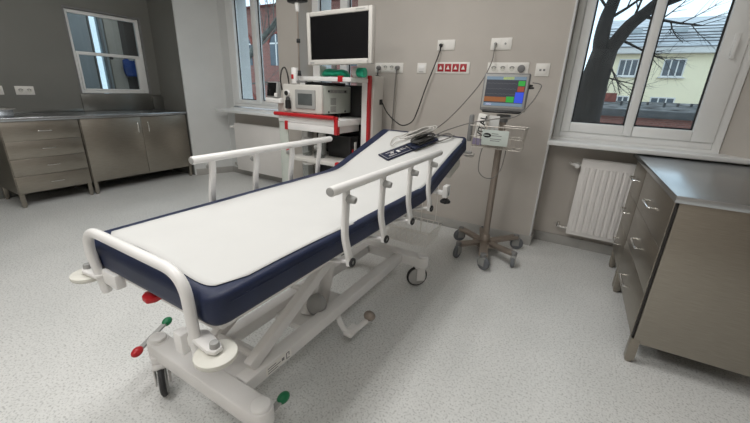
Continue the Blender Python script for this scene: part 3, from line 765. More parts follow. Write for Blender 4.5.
B().box(.20, .42, -.085, .015, .014, .034, .009, 3).xf(CM).build('cuff_body', 'navy2', t)
B().box(.24, .38, -.085, .01, .034, .048, .007, 3).xf(CM).build('fold', 'black', t)
def coil(name, label, m, r, seed, c, ru, rv, n, zoff, z1):
    rnd = random.Random(seed); pts = []
    for k in range(n*10):
        a = 2*PI*k/10; g = 1+.16*math.sin(a*.37+seed)+rnd.uniform(-.03, .03)
        p = CM @ Vector((c[0]+ru*g*math.cos(a)+.02*math.sin(a*.21), c[1]+rv*g*math.sin(a), zoff+z1*k/(n*10)+.004*math.sin(3*a)))
        pts.append(p)
    return tag(B().tube(spline(pts, 3), r, 6).build(name, m), label, 'cable')
coil('cable_coil', 'bundled black cable on the folded cuff', 'cableb', .0045, 2, (.31, -.045), .085, .04, 4, .052, .018)
coil('cable_coil', 'coiled pale lead on top of the cuffs', 'cablew', .005, 5, (.33, .035), .13, .035, 4, .062, .022)
coil('cable_coil', 'loose grey loop of lead near the mattress head corner', 'cable', .0042, 9, (.47, -.06), .08, .05, 2, .010, .012)
cable('sensor_lead', 'pale lead curling over the sheet beside the cuff', [CM @ Vector(q) for q in ((.44, .05, .05), (.32, .11, .012), (.20, .13, .012), (.14, .10, .016), (.165, .16, .01), (.24, .215, .012), (.33, .20, .012), (.40, .22, .012))], .0045, 'cablew')

# ================================================================== PATIENT MONITOR STAND
PX, PY = -.572, 2.92
t = thing('monitor_stand', 'steel wheeled pole stand with wire basket before the back wall', 'stand', (PX, PY, 0))
B().cyl((PX, PY, .12), (PX, PY, 1.15), .027, seg=24).build('pole', 'taupe', t)
B().cyl((PX, PY, .078), (PX, PY, .105), .12, .11, 6, .006).cyl((PX, PY, .10), (PX, PY, .17), .052, .034, 24, .006).build('hub', 'taupe', t)
tips = ((-.495, 2.56), (-.745, 2.66), (-.275, 2.745), (-.33, 3.17), (-.845, 3.05), (-.66, 3.20))
for i, (tx, ty) in enumerate(tips):
    d = Vector((tx-PX, ty-PY, 0)); L = d.length; d.normalize()
    q = Vector((PX, PY, 0))+d*(L-.03)
    a = B().bar(Vector((PX, PY, .098))+d*.03, (q.x, q.y, .118), .072, .026, .006).build('base_arm', 'taupe', t)
    B().cyl((q.x, q.y, .10), (q.x, q.y, .136), .024, seg=16, bev=.004).build('arm_cap', 'grey', a)
    yw = math.atan2(d.y, d.x)+(.9, .4, 2.2, -.5, 1.1, .2)[i]
    mx_ = Matrix.Translation((q.x, q.y, 0)) @ Matrix.Rotation(yw, 4, 'Z')
    cs = B().box(-.028, .03, -.021, -.015, .035, .105, .004).box(-.028, .03, .015, .021, .035, .105, .004).box(-.03, .032, -.021, .021, .088, .108, .006).xf(mx_).build('caster', 'lgrey', t)
    B().cyl((.012, -.014, .055), (.012, .014, .055), .055, seg=26, bev=.007).xf(mx_).build('wheel', 'wheelg', cs)
# basket
bk = B(); BY0, BY1, BX0, BX1, BZ0, BZ1 = 2.72, 2.90, -.765, -.375, .925, 1.085
def lp(z, g): return [(BX0+g, BY0+g, z), (BX1-g, BY0+g, z), (BX1-g, BY1, z), (BX0+g, BY1, z)]
for z, g, r in ((BZ1, 0, .0042), ((BZ0+BZ1)/2, .008, .0025), (BZ0, .016, .003)): bk.tube(lp(z, g), r, 6, True)
for k in range(12):
    xx = BX0+.02+(BX1-BX0-.04)*k/11
    bk.tube([(xx, BY0, BZ1), (xx, BY0+.016, BZ0), (xx, BY1, BZ0), (xx, BY1, BZ1)], .0022, 5)
for k in range(5):
    y = BY0+.03+(BY1-BY0-.05)*k/4
    bk.tube([(BX0, y, BZ1), (BX0+.016, y, BZ0), (BX1-.016, y, BZ0), (BX1, y, BZ1)], .0022, 5)
bk.box(PX-.05, PX+.05, BY1-.004, PY-.02, .96, 1.05, .004)
bk.build('wire_basket', 'wire', t)
B().box(PX-.05, PX+.05, PY-.035, PY+.035, 1.135, 1.168, .008).cyl((PX, PY, 1.11), (PX, PY, 1.14), .034).build('monitor_mount', 'grey', t)
# monitor
mmx = Matrix.Translation((PX-.008, PY-.05, 1.325)) @ Matrix.Rotation(math.radians(4), 4, 'Z') @ Matrix.Rotation(math.radians(-6), 4, 'X')
t = thing('patient_monitor', 'grey patient monitor with colourful lit screen on the pole stand', 'monitor', (PX-.022, PY-.05, 1.2))
B().box(-.162, .162, -.035, .012, -.135, .135, .014, 3).box(-.13, .13, .01, .075, -.11, .105, .02, 3).xf(mmx).build('casing', 'grey', t)
B().box(-.152, .152, -.0385, -.034, -.114, .124, .003).xf(mmx).build('bezel', 'lgrey', t)
sc = B().box(-.138, .138, -.0400, -.0380, -.098, .108).xf(mmx).build('screen', 'scr_dark', t)
def scr(a, b, c, d, m, n): B().box(a, b, -.0408, -.0398, c, d).xf(mmx).build(n, m, sc)
scr(-.138, .138, .086, .108, 'scr_bar', 'title_bar'); scr(-.02, .055, .088, .106, 'scr_lime', 'alarm_field'); scr(.085, .130, .088, .106, 'scr_bar', 'clock_field')
scr(.088, .134, .046, .080, 'scr_green', 'pulse_field'); scr(.088, .134, .006, .042, 'scr_red', 'pressure_field'); scr(.078, .136, -.072, .002, 'scr_blue', 'oxygen_field')
scr(-.138, .018, -.068, -.034, 'scr_orange', 'trend_field'); scr(.020, .074, -.070, -.030, 'scr_green', 'breath_field')
scr(-.138, .138, -.098, -.076, 'scr_bar', 'button_row'); scr(-.12, -.08, -.094, -.080, 'scr_white', 'soft_button')
wv = B()
for z in (.06, .022, -.014):
    for k in range(26):
        xx = -.13+.008*k
        wv.box(xx, xx+.008, -.0408, -.0399, z+.002*math.sin(k*1.7), z+.0015+.002*math.sin(k*1.7))
wv.xf(mmx).build('trace_line', 'scr_line', sc)
B().box(-.14, .14, -.036, .0, -.148, -.132, .006).xf(mmx).build('key_row', 'black', t)
B().cyl((.158, -.005, .04), (.195, -.005, .038), .010, .006, 12).cyl((.158, -.005, .055), (.185, -.005, .055), .008, .006, 12).xf(mmx).build('lead_connector', 'black', t)
# items in the basket
t = thing('instruction_card', 'pale card with black oval logo in front of the wire basket', 'card', (-.59, BY0+.02, .95))
B().box(-.668, -.478, BY0-.004, BY0-.0005, .95, 1.062, .001).build('card_sheet', 'card', t)
lg = B(); el = [(-.630+.030*math.cos(2*PI*k/28), 1.022+.017*math.sin(2*PI*k/28)) for k in range(28)]
lg.prism(el, 'y', BY0-.0052, BY0-.0038).build('oval_logo', 'ink', t)
B().box(-.655, -.616, BY0-.0058, BY0-.0050, 1.019, 1.025).build('logo_band', 'card', t)
ln = B()
for z, a, b in ((1.034, -.598, -.55), (1.020, -.598, -.525), (.996, -.605, -.525), (.983, -.605, -.535)): ln.box(a, b, BY0-.0048, BY0-.0038, z, z+.005)
ln.build('small_print', 'inkg', t)
t = thing('product_box', 'narrow white box with black vertical lettering standing in the wire basket', 'box', (-.70, 2.77, .94))
bmx_ = Matrix.Translation((-.70, 2.77, 1.045)) @ Matrix.Rotation(math.radians(6), 4, 'Y')
B().box(-.033, .033, -.022, .022, -.105, .125, .003).xf(bmx_).build('carton', 'plate', t)
B().box(-.0335, .0335, -.0226, .02, -.1055, -.055, .001).xf(bmx_).build('lilac_band', 'purple', t)
text_mesh('VITAL', .062, 'lettering', 'ink', t, bmx_ @ Matrix.Translation((.012, -.0228, .035)) @ Matrix.Rotation(PI/2, 4, 'X') @ Matrix.Rotation(PI/2, 4, 'Z'))
tag(B().box(-.652, -.575, 2.80, 2.804, .95, 1.16, .001).build('paper_note', 'paper'), 'white paper slip standing behind the oval logo card', 'paper')
tag(B().box(-.79, -.755, 2.74, 2.78, .96, 1.16, .012, 3).build('probe_holder', 'grey'), 'dark grey probe hanging on the basket corner next to the lettered box', 'probe')
t = thing('sensor_clip', 'pale finger sensor with coiled lead hanging below the basket', 'sensor', (-.76, 2.74, .86))
B().tube(spline([(-.735, 2.74, .925), (-.745, 2.735, .895), (-.75, 2.73, .88)], 4), .003, 6).torus((-.755, 2.73, .865), .042, .005, 'z', 24, 8).torus((-.75, 2.728, .852), .034, .005, 'z', 24, 8).build('lead', 'cablew', t)
B().box(-.79, -.73, 2.705, 2.74, .868, .888, .007).xf(Matrix.Identity(4)).build('clip', 'lgrey', t)
cable('sensor_lead', 'grey lead hanging in a loop below the wire basket', [(-.66, 2.75, .925), (-.668, 2.74, .86), (-.665, 2.735, .76), (-.64, 2.735, .715), (-.59, 2.735, .695), (-.535, 2.735, .715), (-.50, 2.74, .78), (-.49, 2.75, .86), (-.49, 2.77, .925)], .004, 'cable')

# ================================================================== EQUIPMENT CART
cx0, cx1, cy0, cy1 = -2.72, -1.955, 2.62, 3.12
ct = thing('equipment_cart', 'white equipment cart with red edged shelves behind the stretcher', 'cart', (-2.33, 2.9, 0))
B().box(-1.905, -1.835, 2.955, 3.02, .14, 1.43, .006).build('column', 'white', ct)
B().box(-1.84, -1.79, 2.99, 3.17, .14, 1.43, .006).build('column_cover', 'ivory', ct)
B().box(-1.840, -1.812, 2.945, 2.992, .14, 1.43, .008).build('red_strip', 'red', ct)
B().box(-2.70, -2.61, 2.98, 3.06, .14, 1.40, .006).build('column', 'white', ct)
# side panel and rear sheet
B().box(-2.70, -2.585, 2.655, 2.672, .16, .985, .008).build('front_panel', 'ivory2', ct)
B().box(-2.60, -1.95, 3.122, 3.134, .15, 1.34, .002).build('rear_sheet', 'black', ct)
B().box(cx0+.03, cx1+.015, cy0+.02, cy1, .975, 1.032, .005).build('main_shelf', 'white', ct)
B().tube([(cx0-.005, cy0+.01, 1.048), (cx1-.02, cy0, 1.052)], .019, 12).box(cx0+.01, cx1-.0, cy0+.01, cy0+.04, 1.033, 1.06, .006).build('shelf_bumper', 'red', ct)
dw = B().box(-2.56, -1.985, cy0+.012, 3.05, .905, .972, .005).build('drawer', 'white', ct)
B().box(-2.60, -2.561, cy0+.008, cy0+.05, .90, .985, .006).build('corner_guard', 'red', dw)
B().box(-1.984, -1.948, cy0+.002, cy0+.05, .90, 1.035, .006).build('corner_guard', 'red', dw)
B().box(-2.58, cx1, cy0+.03, cy1, .60, .635, .004).build('lower_shelf', 'ivory', ct)
B().box(-1.985, -1.945, cy0+.015, cy0+.06, .595, .645, .006).build('shelf_corner', 'red', ct)
B().box(-2.60, -2.57, cy0+.015, cy0+.06, .66, .71, .006).build('shelf_corner', 'red', ct)
B().box(cx0, cx1+.16, cy0, cy1+.04, .10, .16, .012).build('base', 'ivory', ct)
for xx in (cx0+.05, cx1-.05):
    for y in (cy0+.05, cy1): B().cyl((xx-.015, y, .048), (xx+.015, y, .048), .048, seg=20, bev=.006).box(xx-.022, xx+.022, y-.02, y+.02, .075, .10, .004).build('caster', 'grey', ct)
ts = B().box(-2.42, -1.83, 2.66, 3.06, 1.365, 1.402, .005).build('top_shelf', 'white', ct)
B().box(-2.035, -1.985, 2.652, 2.68, 1.362, 1.412, .005).xf(Matrix.Translation((.13, 0, 0))).xf(Matrix.Translation((-.06, 0, 0))).build('shelf_clip', 'red', ts)
B().cyl((-2.25, 2.99, 1.40), (-2.25, 2.99, 1.70), .022).box(-2.28, -1.92, 2.97, 3.01, 1.64, 1.70, .006).box(-2.0, -1.9, 2.708, 3.0, 1.66, 1.72, .008).build('monitor_arm', 'lgrey', ct)
# pole on the cart with its clamp
t = thing('camera_pole', 'slim pole with black joint rising from the cart, dark head on top', 'pole', (-2.39, 2.64, 1.40))
B().cyl((-2.392, 2.64, 1.402), (-2.392, 2.64, 2.02), .0085, seg=14).build('tube', 'taupe', t)
B().cyl((-2.392, 2.64, 1.68), (-2.392, 2.64, 1.715), .017, seg=14, bev=.004).build('joint', 'black', t)
B().cyl((-2.392, 2.64, 1.402), (-2.392, 2.64, 1.45), .019, .014, 14, .003).build('foot', 'black', t)
B().box(-2.48, -2.30, 2.60, 2.68, 2.0, 2.06, .012).cyl((-2.40, 2.64, 2.06), (-2.40, 2.64, 2.12), .028).build('head', 'black', t)
B().cyl((-2.392, 2.64, 1.93), (-2.392, 2.64, 2.0), .014, .022, 16, .003).build('collar', 'white', t)
t = thing('light_cylinder', 'white upright cylinder with red mark at the left end of the top shelf', 'cylinder', (-2.47, 2.66, 1.333))
B().cyl((-2.462, 2.66, 1.335), (-2.462, 2.66, 1.475), .037, .035, 24, .005).build('body', 'white', t)
B().box(-2.478, -2.452, 2.620, 2.63, 1.375, 1.415, .003).build('red_mark', 'red', t)
B().box(-2.44, -2.33, 2.64, 2.68, 1.345, 1.362, .004).build('arm', 'grey', t)
# big monitor
t = thing('display_monitor', 'large white framed medical display, switched off, above the cart', 'monitor', (-1.93, 2.64, 1.5))
mx_ = Matrix.Translation((-1.925, 2.63, 1.708)) @ Matrix.Rotation(math.radians(-1.2), 4, 'Y')
fb = B(); W_, H_, bw = .332, .208, .036
fb.box(-W_, -W_+bw, -.03, .03, -H_, H_, .008).box(W_-bw, W_, -.03, .03, -H_, H_, .008).box(-W_+bw, W_-bw, -.03, .03, H_-bw, H_, .008).box(-W_+bw, W_-bw, -.03, .03, -H_, -H_+.042, .008)
fb.xf(mx_).build('frame', 'ivory', t)
B().box(-W_+.02, W_-.02, .0, .032, -H_+.02, H_-.02).box(-.25, .25, .03, .075, -.15, .15, .02).xf(mx_).build('back_cover', 'lgrey', t)
B().box(-W_+bw-.002, W_-bw+.002, -.020, -.002, -H_+.04, H_-bw+.002).xf(mx_).build('screen', 'offscreen', t)
B().box(-W_+.03, -W_+.075, -.0306, -.0298, -H_+.012, -H_+.022).box(.18, .27, -.0306, -.0298, H_-.02, H_-.014).xf(mx_).build('badge', 'lgrey', t)
B().cyl((.29, -.0306, -H_+.02), (.29, -.029, -H_+.02), .005, seg=10).xf(mx_).build('power_button', 'lgrey', t)
# processor unit
t = thing('video_processor', 'ivory video processor with small grey display on the cart shelf', 'processor', (-2.34, 2.9, 1.066))
pz0, pz1 = 1.064, 1.325
B().box(-2.60, -2.135, 2.665, 3.115, pz0+.008, pz1, .012, 3).build('case', 'ivory2', t)
fpb = B().box(-2.61, -2.13, 2.635, 2.668, pz0+.006, pz1+.004, .012, 3).build('front_fascia', 'ivory', t)
cxs, czs = -2.318, 1.198
B().box(cxs-.125, cxs+.118, 2.624, 2.637, czs-.085, czs+.085, .026, 4).build('display_frame', 'lgrey', fpb)
B().box(cxs-.088, cxs+.085, 2.6215, 2.6245, czs-.052, czs+.052, .003).build('display', 'lcdgrey', fpb)
B().cyl((-2.545, 2.636, 1.245), (-2.545, 2.618, 1.245), .033, .031, 24, .004).build('socket_ring', 'white', fpb)
B().cyl((-2.545, 2.619, 1.245), (-2.545, 2.612, 1.245), .022, seg=20).build('socket_hole', 'black', fpb)
B().cyl((-2.53, 2.622, 1.105), (-2.528, 2.615, 1.185), .030, .026, 20, .008).cyl((-2.528, 2.615, 1.185), (-2.51, 2.60, 1.20), .02).build('scope_connector', 'black', fpb)
vs = B()
for k in range(14): vs.box(-2.1352, -2.1335, 2.76+.021*k, 2.772+.021*k, 1.262, 1.292)
vs.build('vent_grille', 'grey', t)
for z0, nj in ((1.155, 6), (1.09, 5)):
    vs = B()
    for k in range(5):
        for j in range(nj): vs.box(-2.1352, -2.1335, 2.775+.018*k, 2.787+.018*k, z0+.011*j, z0+.007+.011*j)
    vs.build('vent_grille', 'grey', t)
for y, z in ((2.745, 1.278), (2.745, 1.09), (3.01, 1.278), (3.01, 1.09)): B().cyl((-2.1355, y, z), (-2.1305, y, z), .011, seg=14, bev=.002).build('screw_cap', 'black', t)
for xx in (-2.51, -2.2):
    for y in (2.69, 3.0): B().cyl((xx, y, 1.033), (xx, y, pz0+.01), .018, seg=14).build('foot', 'black', t)
tag(B().box(-2.40, -2.15, 2.72, 3.04, 1.3275, 1.356, .006).build('shade_gap_block', 'black'), 'flat black block standing in for the dark gap above the ivory video processor', 'filler')  # solid black stand-in for the shaded gap under the top shelf
# green pack on the top shelf
t = thing('green_pack', 'bright green plastic pack on the top shelf under the display', 'pack', (-1.98, 2.78, 1.403))
rg = []
for k in range(13):
    u = k/12; w_ = .035+.045*math.sin(PI*min(1, u*1.05))**.5; h_ = .014+.020*math.sin(PI*u)**.5*(1+.2*math.sin(9*u))
    rg.append([(-2.22+.27*u, 2.79+w_*math.cos(a), 1.408+h_+h_*math.sin(a)*(1+.12*math.sin(3*a+7*u))) for a in [2*PI*j/14 for j in range(14)]])
B().loft(rg).build('pouch', 'greenbag', t)
t = thing('roll_holder', 'green and white roll beside the green pack, under the display', 'roll', (-1.83, 2.78, 1.403))
B().cyl((-1.885, 2.79, 1.447), (-1.84, 2.79, 1.447), .042, seg=20, bev=.005).build('white_end', 'white', t)
B().cyl((-1.839, 2.79, 1.447), (-1.765, 2.79, 1.447), .040, seg=20, bev=.006).build('green_roll', 'greenbag', t)
tag(B().box(-2.31, -2.23, 2.74, 2.84, 1.403, 1.50, .006).build('white_carton', 'white'), 'white carton on the top shelf left of the green pack', 'carton')
# small pump display on the left outrigger
t = thing('pump_display', 'small dark screened device on a bracket at the left end of the cart', 'device', (-2.73, 2.66, 1.15))
pmx = Matrix.Translation((-2.735, 2.64, 1.268)) @ Matrix.Rotation(math.radians(-8), 4, 'Z') @ Matrix.Rotation(math.radians(-8), 4, 'X')
B().box(-.082, .082, -.02, .03, -.07, .075, .008).xf(pmx).build('housing', 'lgrey', t)
B().box(-.072, .066, -.0235, -.0195, -.060, .066, .001).xf(pmx).build('screen', 'offscreen', t)
B().box(.058, .088, -.035, -.015, -.066, -.03, .005).xf(pmx).build('knob_block', 'white', t)
B().box(-2.83, -2.622, 2.61, 2.73, 1.148, 1.195, .008).build('tray', 'white', t)
B().box(-2.72, -2.63, 2.67, 2.71, 1.05, 1.148, .004).build('support', 'ivory', t)
cable('monitor_cable', 'black cable arching from the small device to the white cylinder', [(-2.64, 2.66, 1.27), (-2.655, 2.66, 1.36), (-2.63, 2.655, 1.45), (-2.585, 2.65, 1.475), (-2.555, 2.65, 1.43), (-2.55, 2.66, 1.36), (-2.555, 2.67, 1.33)], .007, 'cableb')
# lower shelf contents
t = thing('suction_jar', 'clear suction jar with white lid on the lower cart shelf', 'jar', (-2.28, 2.78, .636))
B().cyl((-2.28, 2.78, .637), (-2.28, 2.78, .80), .058, .062, 28, .006).build('jar_body', 'clear', t)
B().cyl((-2.28, 2.78, .801), (-2.28, 2.78, .83), .066, seg=28, bev=.005).cyl((-2.26, 2.78, .83), (-2.26, 2.78, .865), .012).build('lid', 'white', t)
t = thing('suction_jar', 'clear jar standing nearer the panel on the lower cart shelf', 'jar', (-2.46, 2.80, .636))
B().cyl((-2.46, 2.80, .637), (-2.46, 2.80, .78), .05, .054, 28, .006).build('jar_body', 'clear', t)
B().cyl((-2.46, 2.80, .781), (-2.46, 2.80, .81), .058, seg=28, bev=.005).build('lid', 'white', t)
tag(B().cyl((-2.36, 2.92, .637), (-2.36, 2.92, .86), .045, .04, 20, .012).build('white_bottle', 'white'), 'white plastic bottle behind the clear jars on the cart', 'bottle')
t = thing('foot_switch_box', 'dark unit with red button inside the cart under the drawer', 'unit', (-2.12, 2.95, .636))
B().box(-2.26, -1.99, 2.90, 3.05, .637, .86, .006).build('housing', 'black', t)
B().box(-1.9895, -1.985, 2.93, 2.955, .68, .73, .002).build('red_button', 'red', t)
B().box(-1.9895, -1.985, 2.97, 3.01, .68, .80, .002).build('label_strip', 'plate', t)
t = thing('suction_bottle', 'clear canister hanging low on the cart below the lower shelf', 'canister', (-2.40, 2.72, .40))
B().cyl((-2.40, 2.75, .33), (-2.40, 2.75, .56), .06, .065, 24, .006).build('canister_body', 'clear', t)
B().cyl((-2.40, 2.75, .561), (-2.40, 2.75, .585), .068, seg=24, bev=.004).box(-2.42, -2.38, 2.74, 2.76, .585, .600).build('lid', 'white', t)
B().box(-1.791, -1.782, 3.10, 3.15, 1.17, 1.22, .004).build('cable_socket', 'black', ct)

# ================================================================== OUTSIDE
# cream house across the yard
hy = 30
hs = thing('cream_house', 'cream rendered house with grey metal roof seen through the large window', 'building', (3, 34, -5))
B().box(.35, 16, hy, hy+9, -5, 4.18).build('house_wall', 'yellow', hs)
B().box(.0, 16.3, hy-.45, hy+.02, 4.05, 4.42, .03).build('eaves', 'eave', hs)
rf = B().prism([(hy-.55, 4.44), (hy+4.6, 6.8), (hy+9.6, 4.44)], 'x', -.1, 16.4).build('roof', 'roof', hs)
sg = B()
for d, zz in ((.35, .35), (1.3, .35), (2.4, .35)):
    yy = hy-.55+d; z = 4.44+d*.458
    sg.bar((-.1, yy, z+.30), (16.4, yy, z+.30), .05, .05); sg.bar((-.1, yy, z+.14), (16.4, yy, z+.14), .05, .05)
    for k in range(12): sg.bar((.1+1.45*k, yy, z-.05), (.1+1.45*k, yy, z+.36), .05, .05)
sg.build('snow_guard', 'extmetal', rf)
for k in range(4): B().box(1.2+2.4*k, 1.9+2.4*k, hy+1.6, hy+2.2, 5.42, 5.75, .02).xf(Matrix.Identity(4)).build('roof_window', 'extwin', rf)
def house_window(x0, x1, z0, z1, n, parent, y, m='extwin', fm='eave'):
    fr_ = B(); tt = .07
    fr_.box(x0, x1, y-.06, y+.02, z0, z0+tt).box(x0, x1, y-.06, y+.02, z1-tt, z1)
    for k in range(n+1): xx = x0+(x1-x0-tt)*k/n; fr_.box(xx, xx+tt, y-.06, y+.02, z0+tt, z1-tt)
    fr_.box(x0-.12, x1+.12, y-.14, y+.02, z0-.07, z0)
    wo = fr_.build('house_window', fm, parent)
    B().box(x0+tt, x1-tt, y-.03, y-.02, z0+tt, z1-tt).build('pane', m, wo)
house_window(3.33, 4.45, 2.70, 3.76, 3, hs, hy, 'extdark'); house_window(.95, 2.03, 2.70, 3.76, 3, hs, hy, 'extdark'); house_window(6.4, 7.5, 2.7, 3.76, 3, hs, hy, 'extdark')
house_window(3.15, 4.45, 1.0, 1.48, 3, hs, hy, 'extdark'); house_window(1.0, 2.0, 1.0, 1.48, 3, hs, hy, 'extdark')
# brick outbuilding
bo_ = thing('brick_outbuilding', 'low red brick outbuilding with weathered grey roof outside the large window', 'building', (2, 17, -5))
B().box(-2.2, 8, 15, 21, -5, .80).build('brick_wall', 'brick', bo_)
B().prism([(14.75, .80), (14.75, .95), (18, 1.22), (21.2, .95), (21.2, .80)], 'x', -2.4, 8.2).build('flat_roof', 'snow', bo_)
B().box(-2.4, 8.2, 14.7, 14.8, .74, .97, .01).build('gutter', 'extmetal', bo_)
B().box(.15, .75, 17.4, 18.0, 1.0, 1.50, .01).build('roof_box', 'redcloth', bo_)
for k in range(7): B().cyl((.9+.42*k, 16.2+.3*(k % 3), 1.02), (.9+.42*k, 16.2+.3*(k % 3), 1.22), .04, seg=8).build('roof_vent', 'extmetal', bo_)
# bare tree close to the window
def branch(b, p, d, L, r, depth, rnd, spread=.55):
    pts = [Vector(p)]; rad = [r]; d = Vector(d).normalized(); n = 6; cur = Vector(p); kids = []
    for i in range(n):
        d = (d+Vector((rnd.uniform(-1, 1), rnd.uniform(-1, 1), rnd.uniform(-.6, .9)))*.13).normalized()
        cur = cur+d*(L/n); pts.append(cur.copy()); rad.append(r*(1-.62*(i+1)/n))
        if depth > 0 and i >= 1:
            for _ in range(1 if i % 2 else 2 if depth < 3 else 1):
                kd = (d+Vector((rnd.uniform(-1, 1), rnd.uniform(-1, 1), rnd.uniform(-.7, .8)))*spread*1.5).normalized()
                kids.append((cur.copy(), kd, L*rnd.uniform(.45, .7), rad[-1]*.55))
    b.tube(pts, r, 8 if r > .03 else 5, radii=rad)
    for k in kids: branch(b, *k, depth-1, rnd, spread)
tr = thing('bare_tree', 'dark bare forked tree trunk close outside the large window', 'tree', (-.1, 6.0, -5))
tk = B()
tk.tube(spline([(-.30, 6, -5), (-.16, 6, -1), (-.08, 6, .6), (-.06, 6, 1.15), (-.045, 6, 1.55), (-.005, 6, 1.92)], 5), .1, 14, radii=[.25-.10*i/25 for i in range(26)])
tk.tube(spline([(-.03, 6, 1.80), (-.075, 6.0, 2.05), (-.07, 6.02, 2.3), (-.03, 6.05, 2.55), (.03, 6.1, 3.2), (.05, 6.2, 4.2)], 5), .1, 12, radii=[.105-.05*i/25 for i in range(26)])
tk.tube(spline([(.0, 6, 1.82), (.12, 5.98, 2.06), (.22, 5.96, 2.22), (.36, 5.94, 2.36), (.58, 5.9, 2.62), (.95, 5.8, 3.2)], 5), .1, 12, radii=[.095-.045*i/25 for i in range(26)])
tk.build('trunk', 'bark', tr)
rnd = random.Random(11); br = B()
for p, d, L, r in (((.36, 5.94, 2.36), (1, .1, .25), .95, .035), ((.3, 5.95, 2.3), (.8, .3, -.1), .7, .022), ((.12, 5.98, 2.06), (.6, .1, -.35), .6, .018), ((.0, 6, 1.9), (.35, -.2, -.5), .55, .016), ((.2, 5.96, 2.2), (.3, .1, .8), .6, .018), ((-.03, 6, 2.3), (.7, 0, .5), .6, .022), ((-.06, 6.03, 2.4), (-.6, 0, .6), .6, .02), ((.6, 5.9, 2.6), (1, 0, -.15), 1.1, .03), ((.0, 6, 1.6), (.5, -.2, -.15), .5, .012)):
    branch(br, p, d, L, r, 2, rnd)
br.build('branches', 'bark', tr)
# brick building and tree outside the far windows
lb = thing('brick_building', 'red brick building with arched window outside the far windows', 'building', (-13, 13, -5))
B().box(-24, -4, 12, 18, -5, 4.35).build('brick_wall', 'brick', lb)
B().prism([(11.6, 4.36), (14, 5.0), (18.4, 4.36)], 'x', -24.3, -3.7).build('roof', 'redcloth', lb)
def arch(x0, x1, z0, z1, y, parent):
    r_ = (x1-x0)/2; cxa = (x0+x1)/2
    poly = [(x0, z0), (x1, z0)]+[(cxa+r_*math.cos(PI*k/12), z1-r_+r_*math.sin(PI*k/12)) for k in range(13)]
    o = B().prism(poly, 'y', y-.02, y+.05).build('arched_window', 'extdark', parent)
    B().tube([(cxa-(r_+.05)*math.cos(PI*k/12), y-.03, z1-r_+(r_+.05)*math.sin(PI*k/12)) for k in range(13)], .06, 6).build('arch_trim', 'redcloth', o)
    B().box(cxa-.03, cxa+.03, y-.03, y-.02, z0, z1-.02).box(x0, x1, y-.03, y-.02, z1-r_-.03, z1-r_+.03).build('glazing_bar', 'eave', o)
for k in range(7): arch(-19.2+1.9*k-.9, -19.2+1.9*k-.15, 2.1, 3.35, 12, lb)
for k in range(7): arch(-19.2+1.9*k-.9, -19.2+1.9*k-.15, -.9, .9, 12, lb)
t2 = thing('bare_tree', 'grey branches crossing in front of the red brick building', 'tree', (-7.2, 7.5, -5))
tk = B(); tk.tube(spline([(-9.3, 7.5, -5), (-9.2, 7.5, 0), (-9.0, 7.5, 1.6), (-8.5, 7.5, 2.2), (-7.7, 7.5, 2.75), (-6.4, 7.6, 3.7)], 5), .1, 10, radii=[.16-.12*i/25 for i in range(26)])
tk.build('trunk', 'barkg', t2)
br = B()
for p, d, L, r in (((-8.2, 7.5, 2.4), (1, 0, .75), 1.6, .04), ((-8.5, 7.5, 2.2), (.9, 0, .2), 1.4, .03), ((-8.9, 7.5, 1.8), (-.2, 0, 1), 1.6, .04), ((-9.0, 7.5, 1.3), (1, .1, .1), 1.5, .025)): branch(br, p, d, L, r, 2, rnd, .4)
br.build('branches', 'barkg', t2)
struct(B().box(-60, 60, YO+.1, 90, -5.2, -5).build('ground', 'snow'))

# ------------------------------------------------------------------ groups of repeats
GROUPS = {'wall_socket': 'wall sockets', 'socket_strip': 'socket strips on the back wall', 'power_plug': 'plugs in the wall sockets', 'power_cable': 'power cables', 'sensor_lead': 'sensor leads',
          'monitor_cable': 'monitor cables', 'radiator': 'radiators under the windows', 'drawer_cabinet': 'steel drawer cabinets', 'steel_worktop': 'steel worktops', 'pressure_cuff': 'cuffs on the paper sheet',
          'cable_coil': 'coiled cables on the paper sheet', 'suction_jar': 'clear jars on the cart', 'bare_tree': 'bare trees outside'}
for o in list(COL.objects):
    k = o.name.split('.')[0]
    if o.parent is None and k in GROUPS: o['group'] = GROUPS[k]

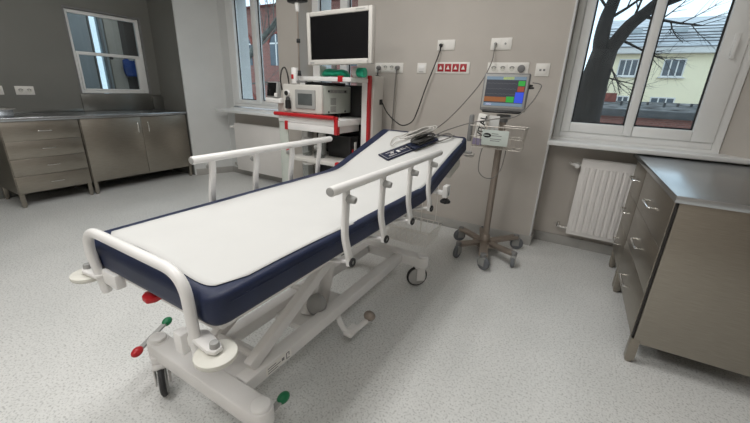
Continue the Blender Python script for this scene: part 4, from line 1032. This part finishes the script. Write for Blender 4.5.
# ================================================================== LIGHT
wd = bpy.data.worlds.new('overcast'); scn.world = wd; wd.use_nodes = True
nt = wd.node_tree; bg = nt.nodes['Background']
tc = nt.nodes.new('ShaderNodeTexCoord'); no = nt.nodes.new('ShaderNodeTexNoise'); no.inputs['Scale'].default_value = 3; no.inputs['Detail'].default_value = 5
nt.links.new(tc.outputs['Generated'], no.inputs['Vector'])
rp = nt.nodes.new('ShaderNodeValToRGB'); rp.color_ramp.elements[0].position = .3; rp.color_ramp.elements[1].position = .7
rp.color_ramp.elements[0].color = (.56, .71, .88, 1); rp.color_ramp.elements[1].color = (.84, .93, 1.0, 1)
nt.links.new(no.outputs['Fac'], rp.inputs[0]); nt.links.new(rp.outputs[0], bg.inputs[0]); bg.inputs[1].default_value = 1.85

def fill_light(x, y, w, h, power, col=(1, .985, .96)):  # unseen area lights added under the ceiling to brighten the room
    l = bpy.data.lights.new('ceiling_fill', 'AREA'); l.shape = 'RECTANGLE'; l.size = w; l.size_y = h; l.energy = power; l.color = col
    o = bpy.data.objects.new('ceiling_fill', l); COL.objects.link(o); o.location = (x, y, ZC-.03)
fill_light(-1.2, 1.4, .6, 1.2, 27); fill_light(-2.8, 1.2, .6, 1.2, 21); fill_light(-1.2, -.7, .6, 1.2, 32); fill_light(.5, -.2, .6, 1.2, 11)
l = bpy.data.lights.new('ceiling_fill', 'AREA'); l.shape = 'RECTANGLE'; l.size = .6; l.size_y = 1.2; l.energy = 14; l.color = (.9, .96, 1)  # another unseen fill, under the neighbouring room's ceiling
o = bpy.data.objects.new('ceiling_fill', l); COL.objects.link(o); o.location = (-6.5, 3.0, ZC-.03)

scn.view_settings.view_transform = 'Standard'; scn.view_settings.look = 'None'; scn.view_settings.exposure = 0; scn.view_settings.gamma = 1; scn.view_settings.use_curve_mapping = False
scn.cycles.use_denoising = True
scn.cycles.max_bounces = 8; scn.cycles.diffuse_bounces = 5; scn.cycles.transparent_max_bounces = 16
scn.cycles.sample_clamp_indirect = 6; scn.cycles.caustics_reflective = False; scn.cycles.caustics_refractive = False
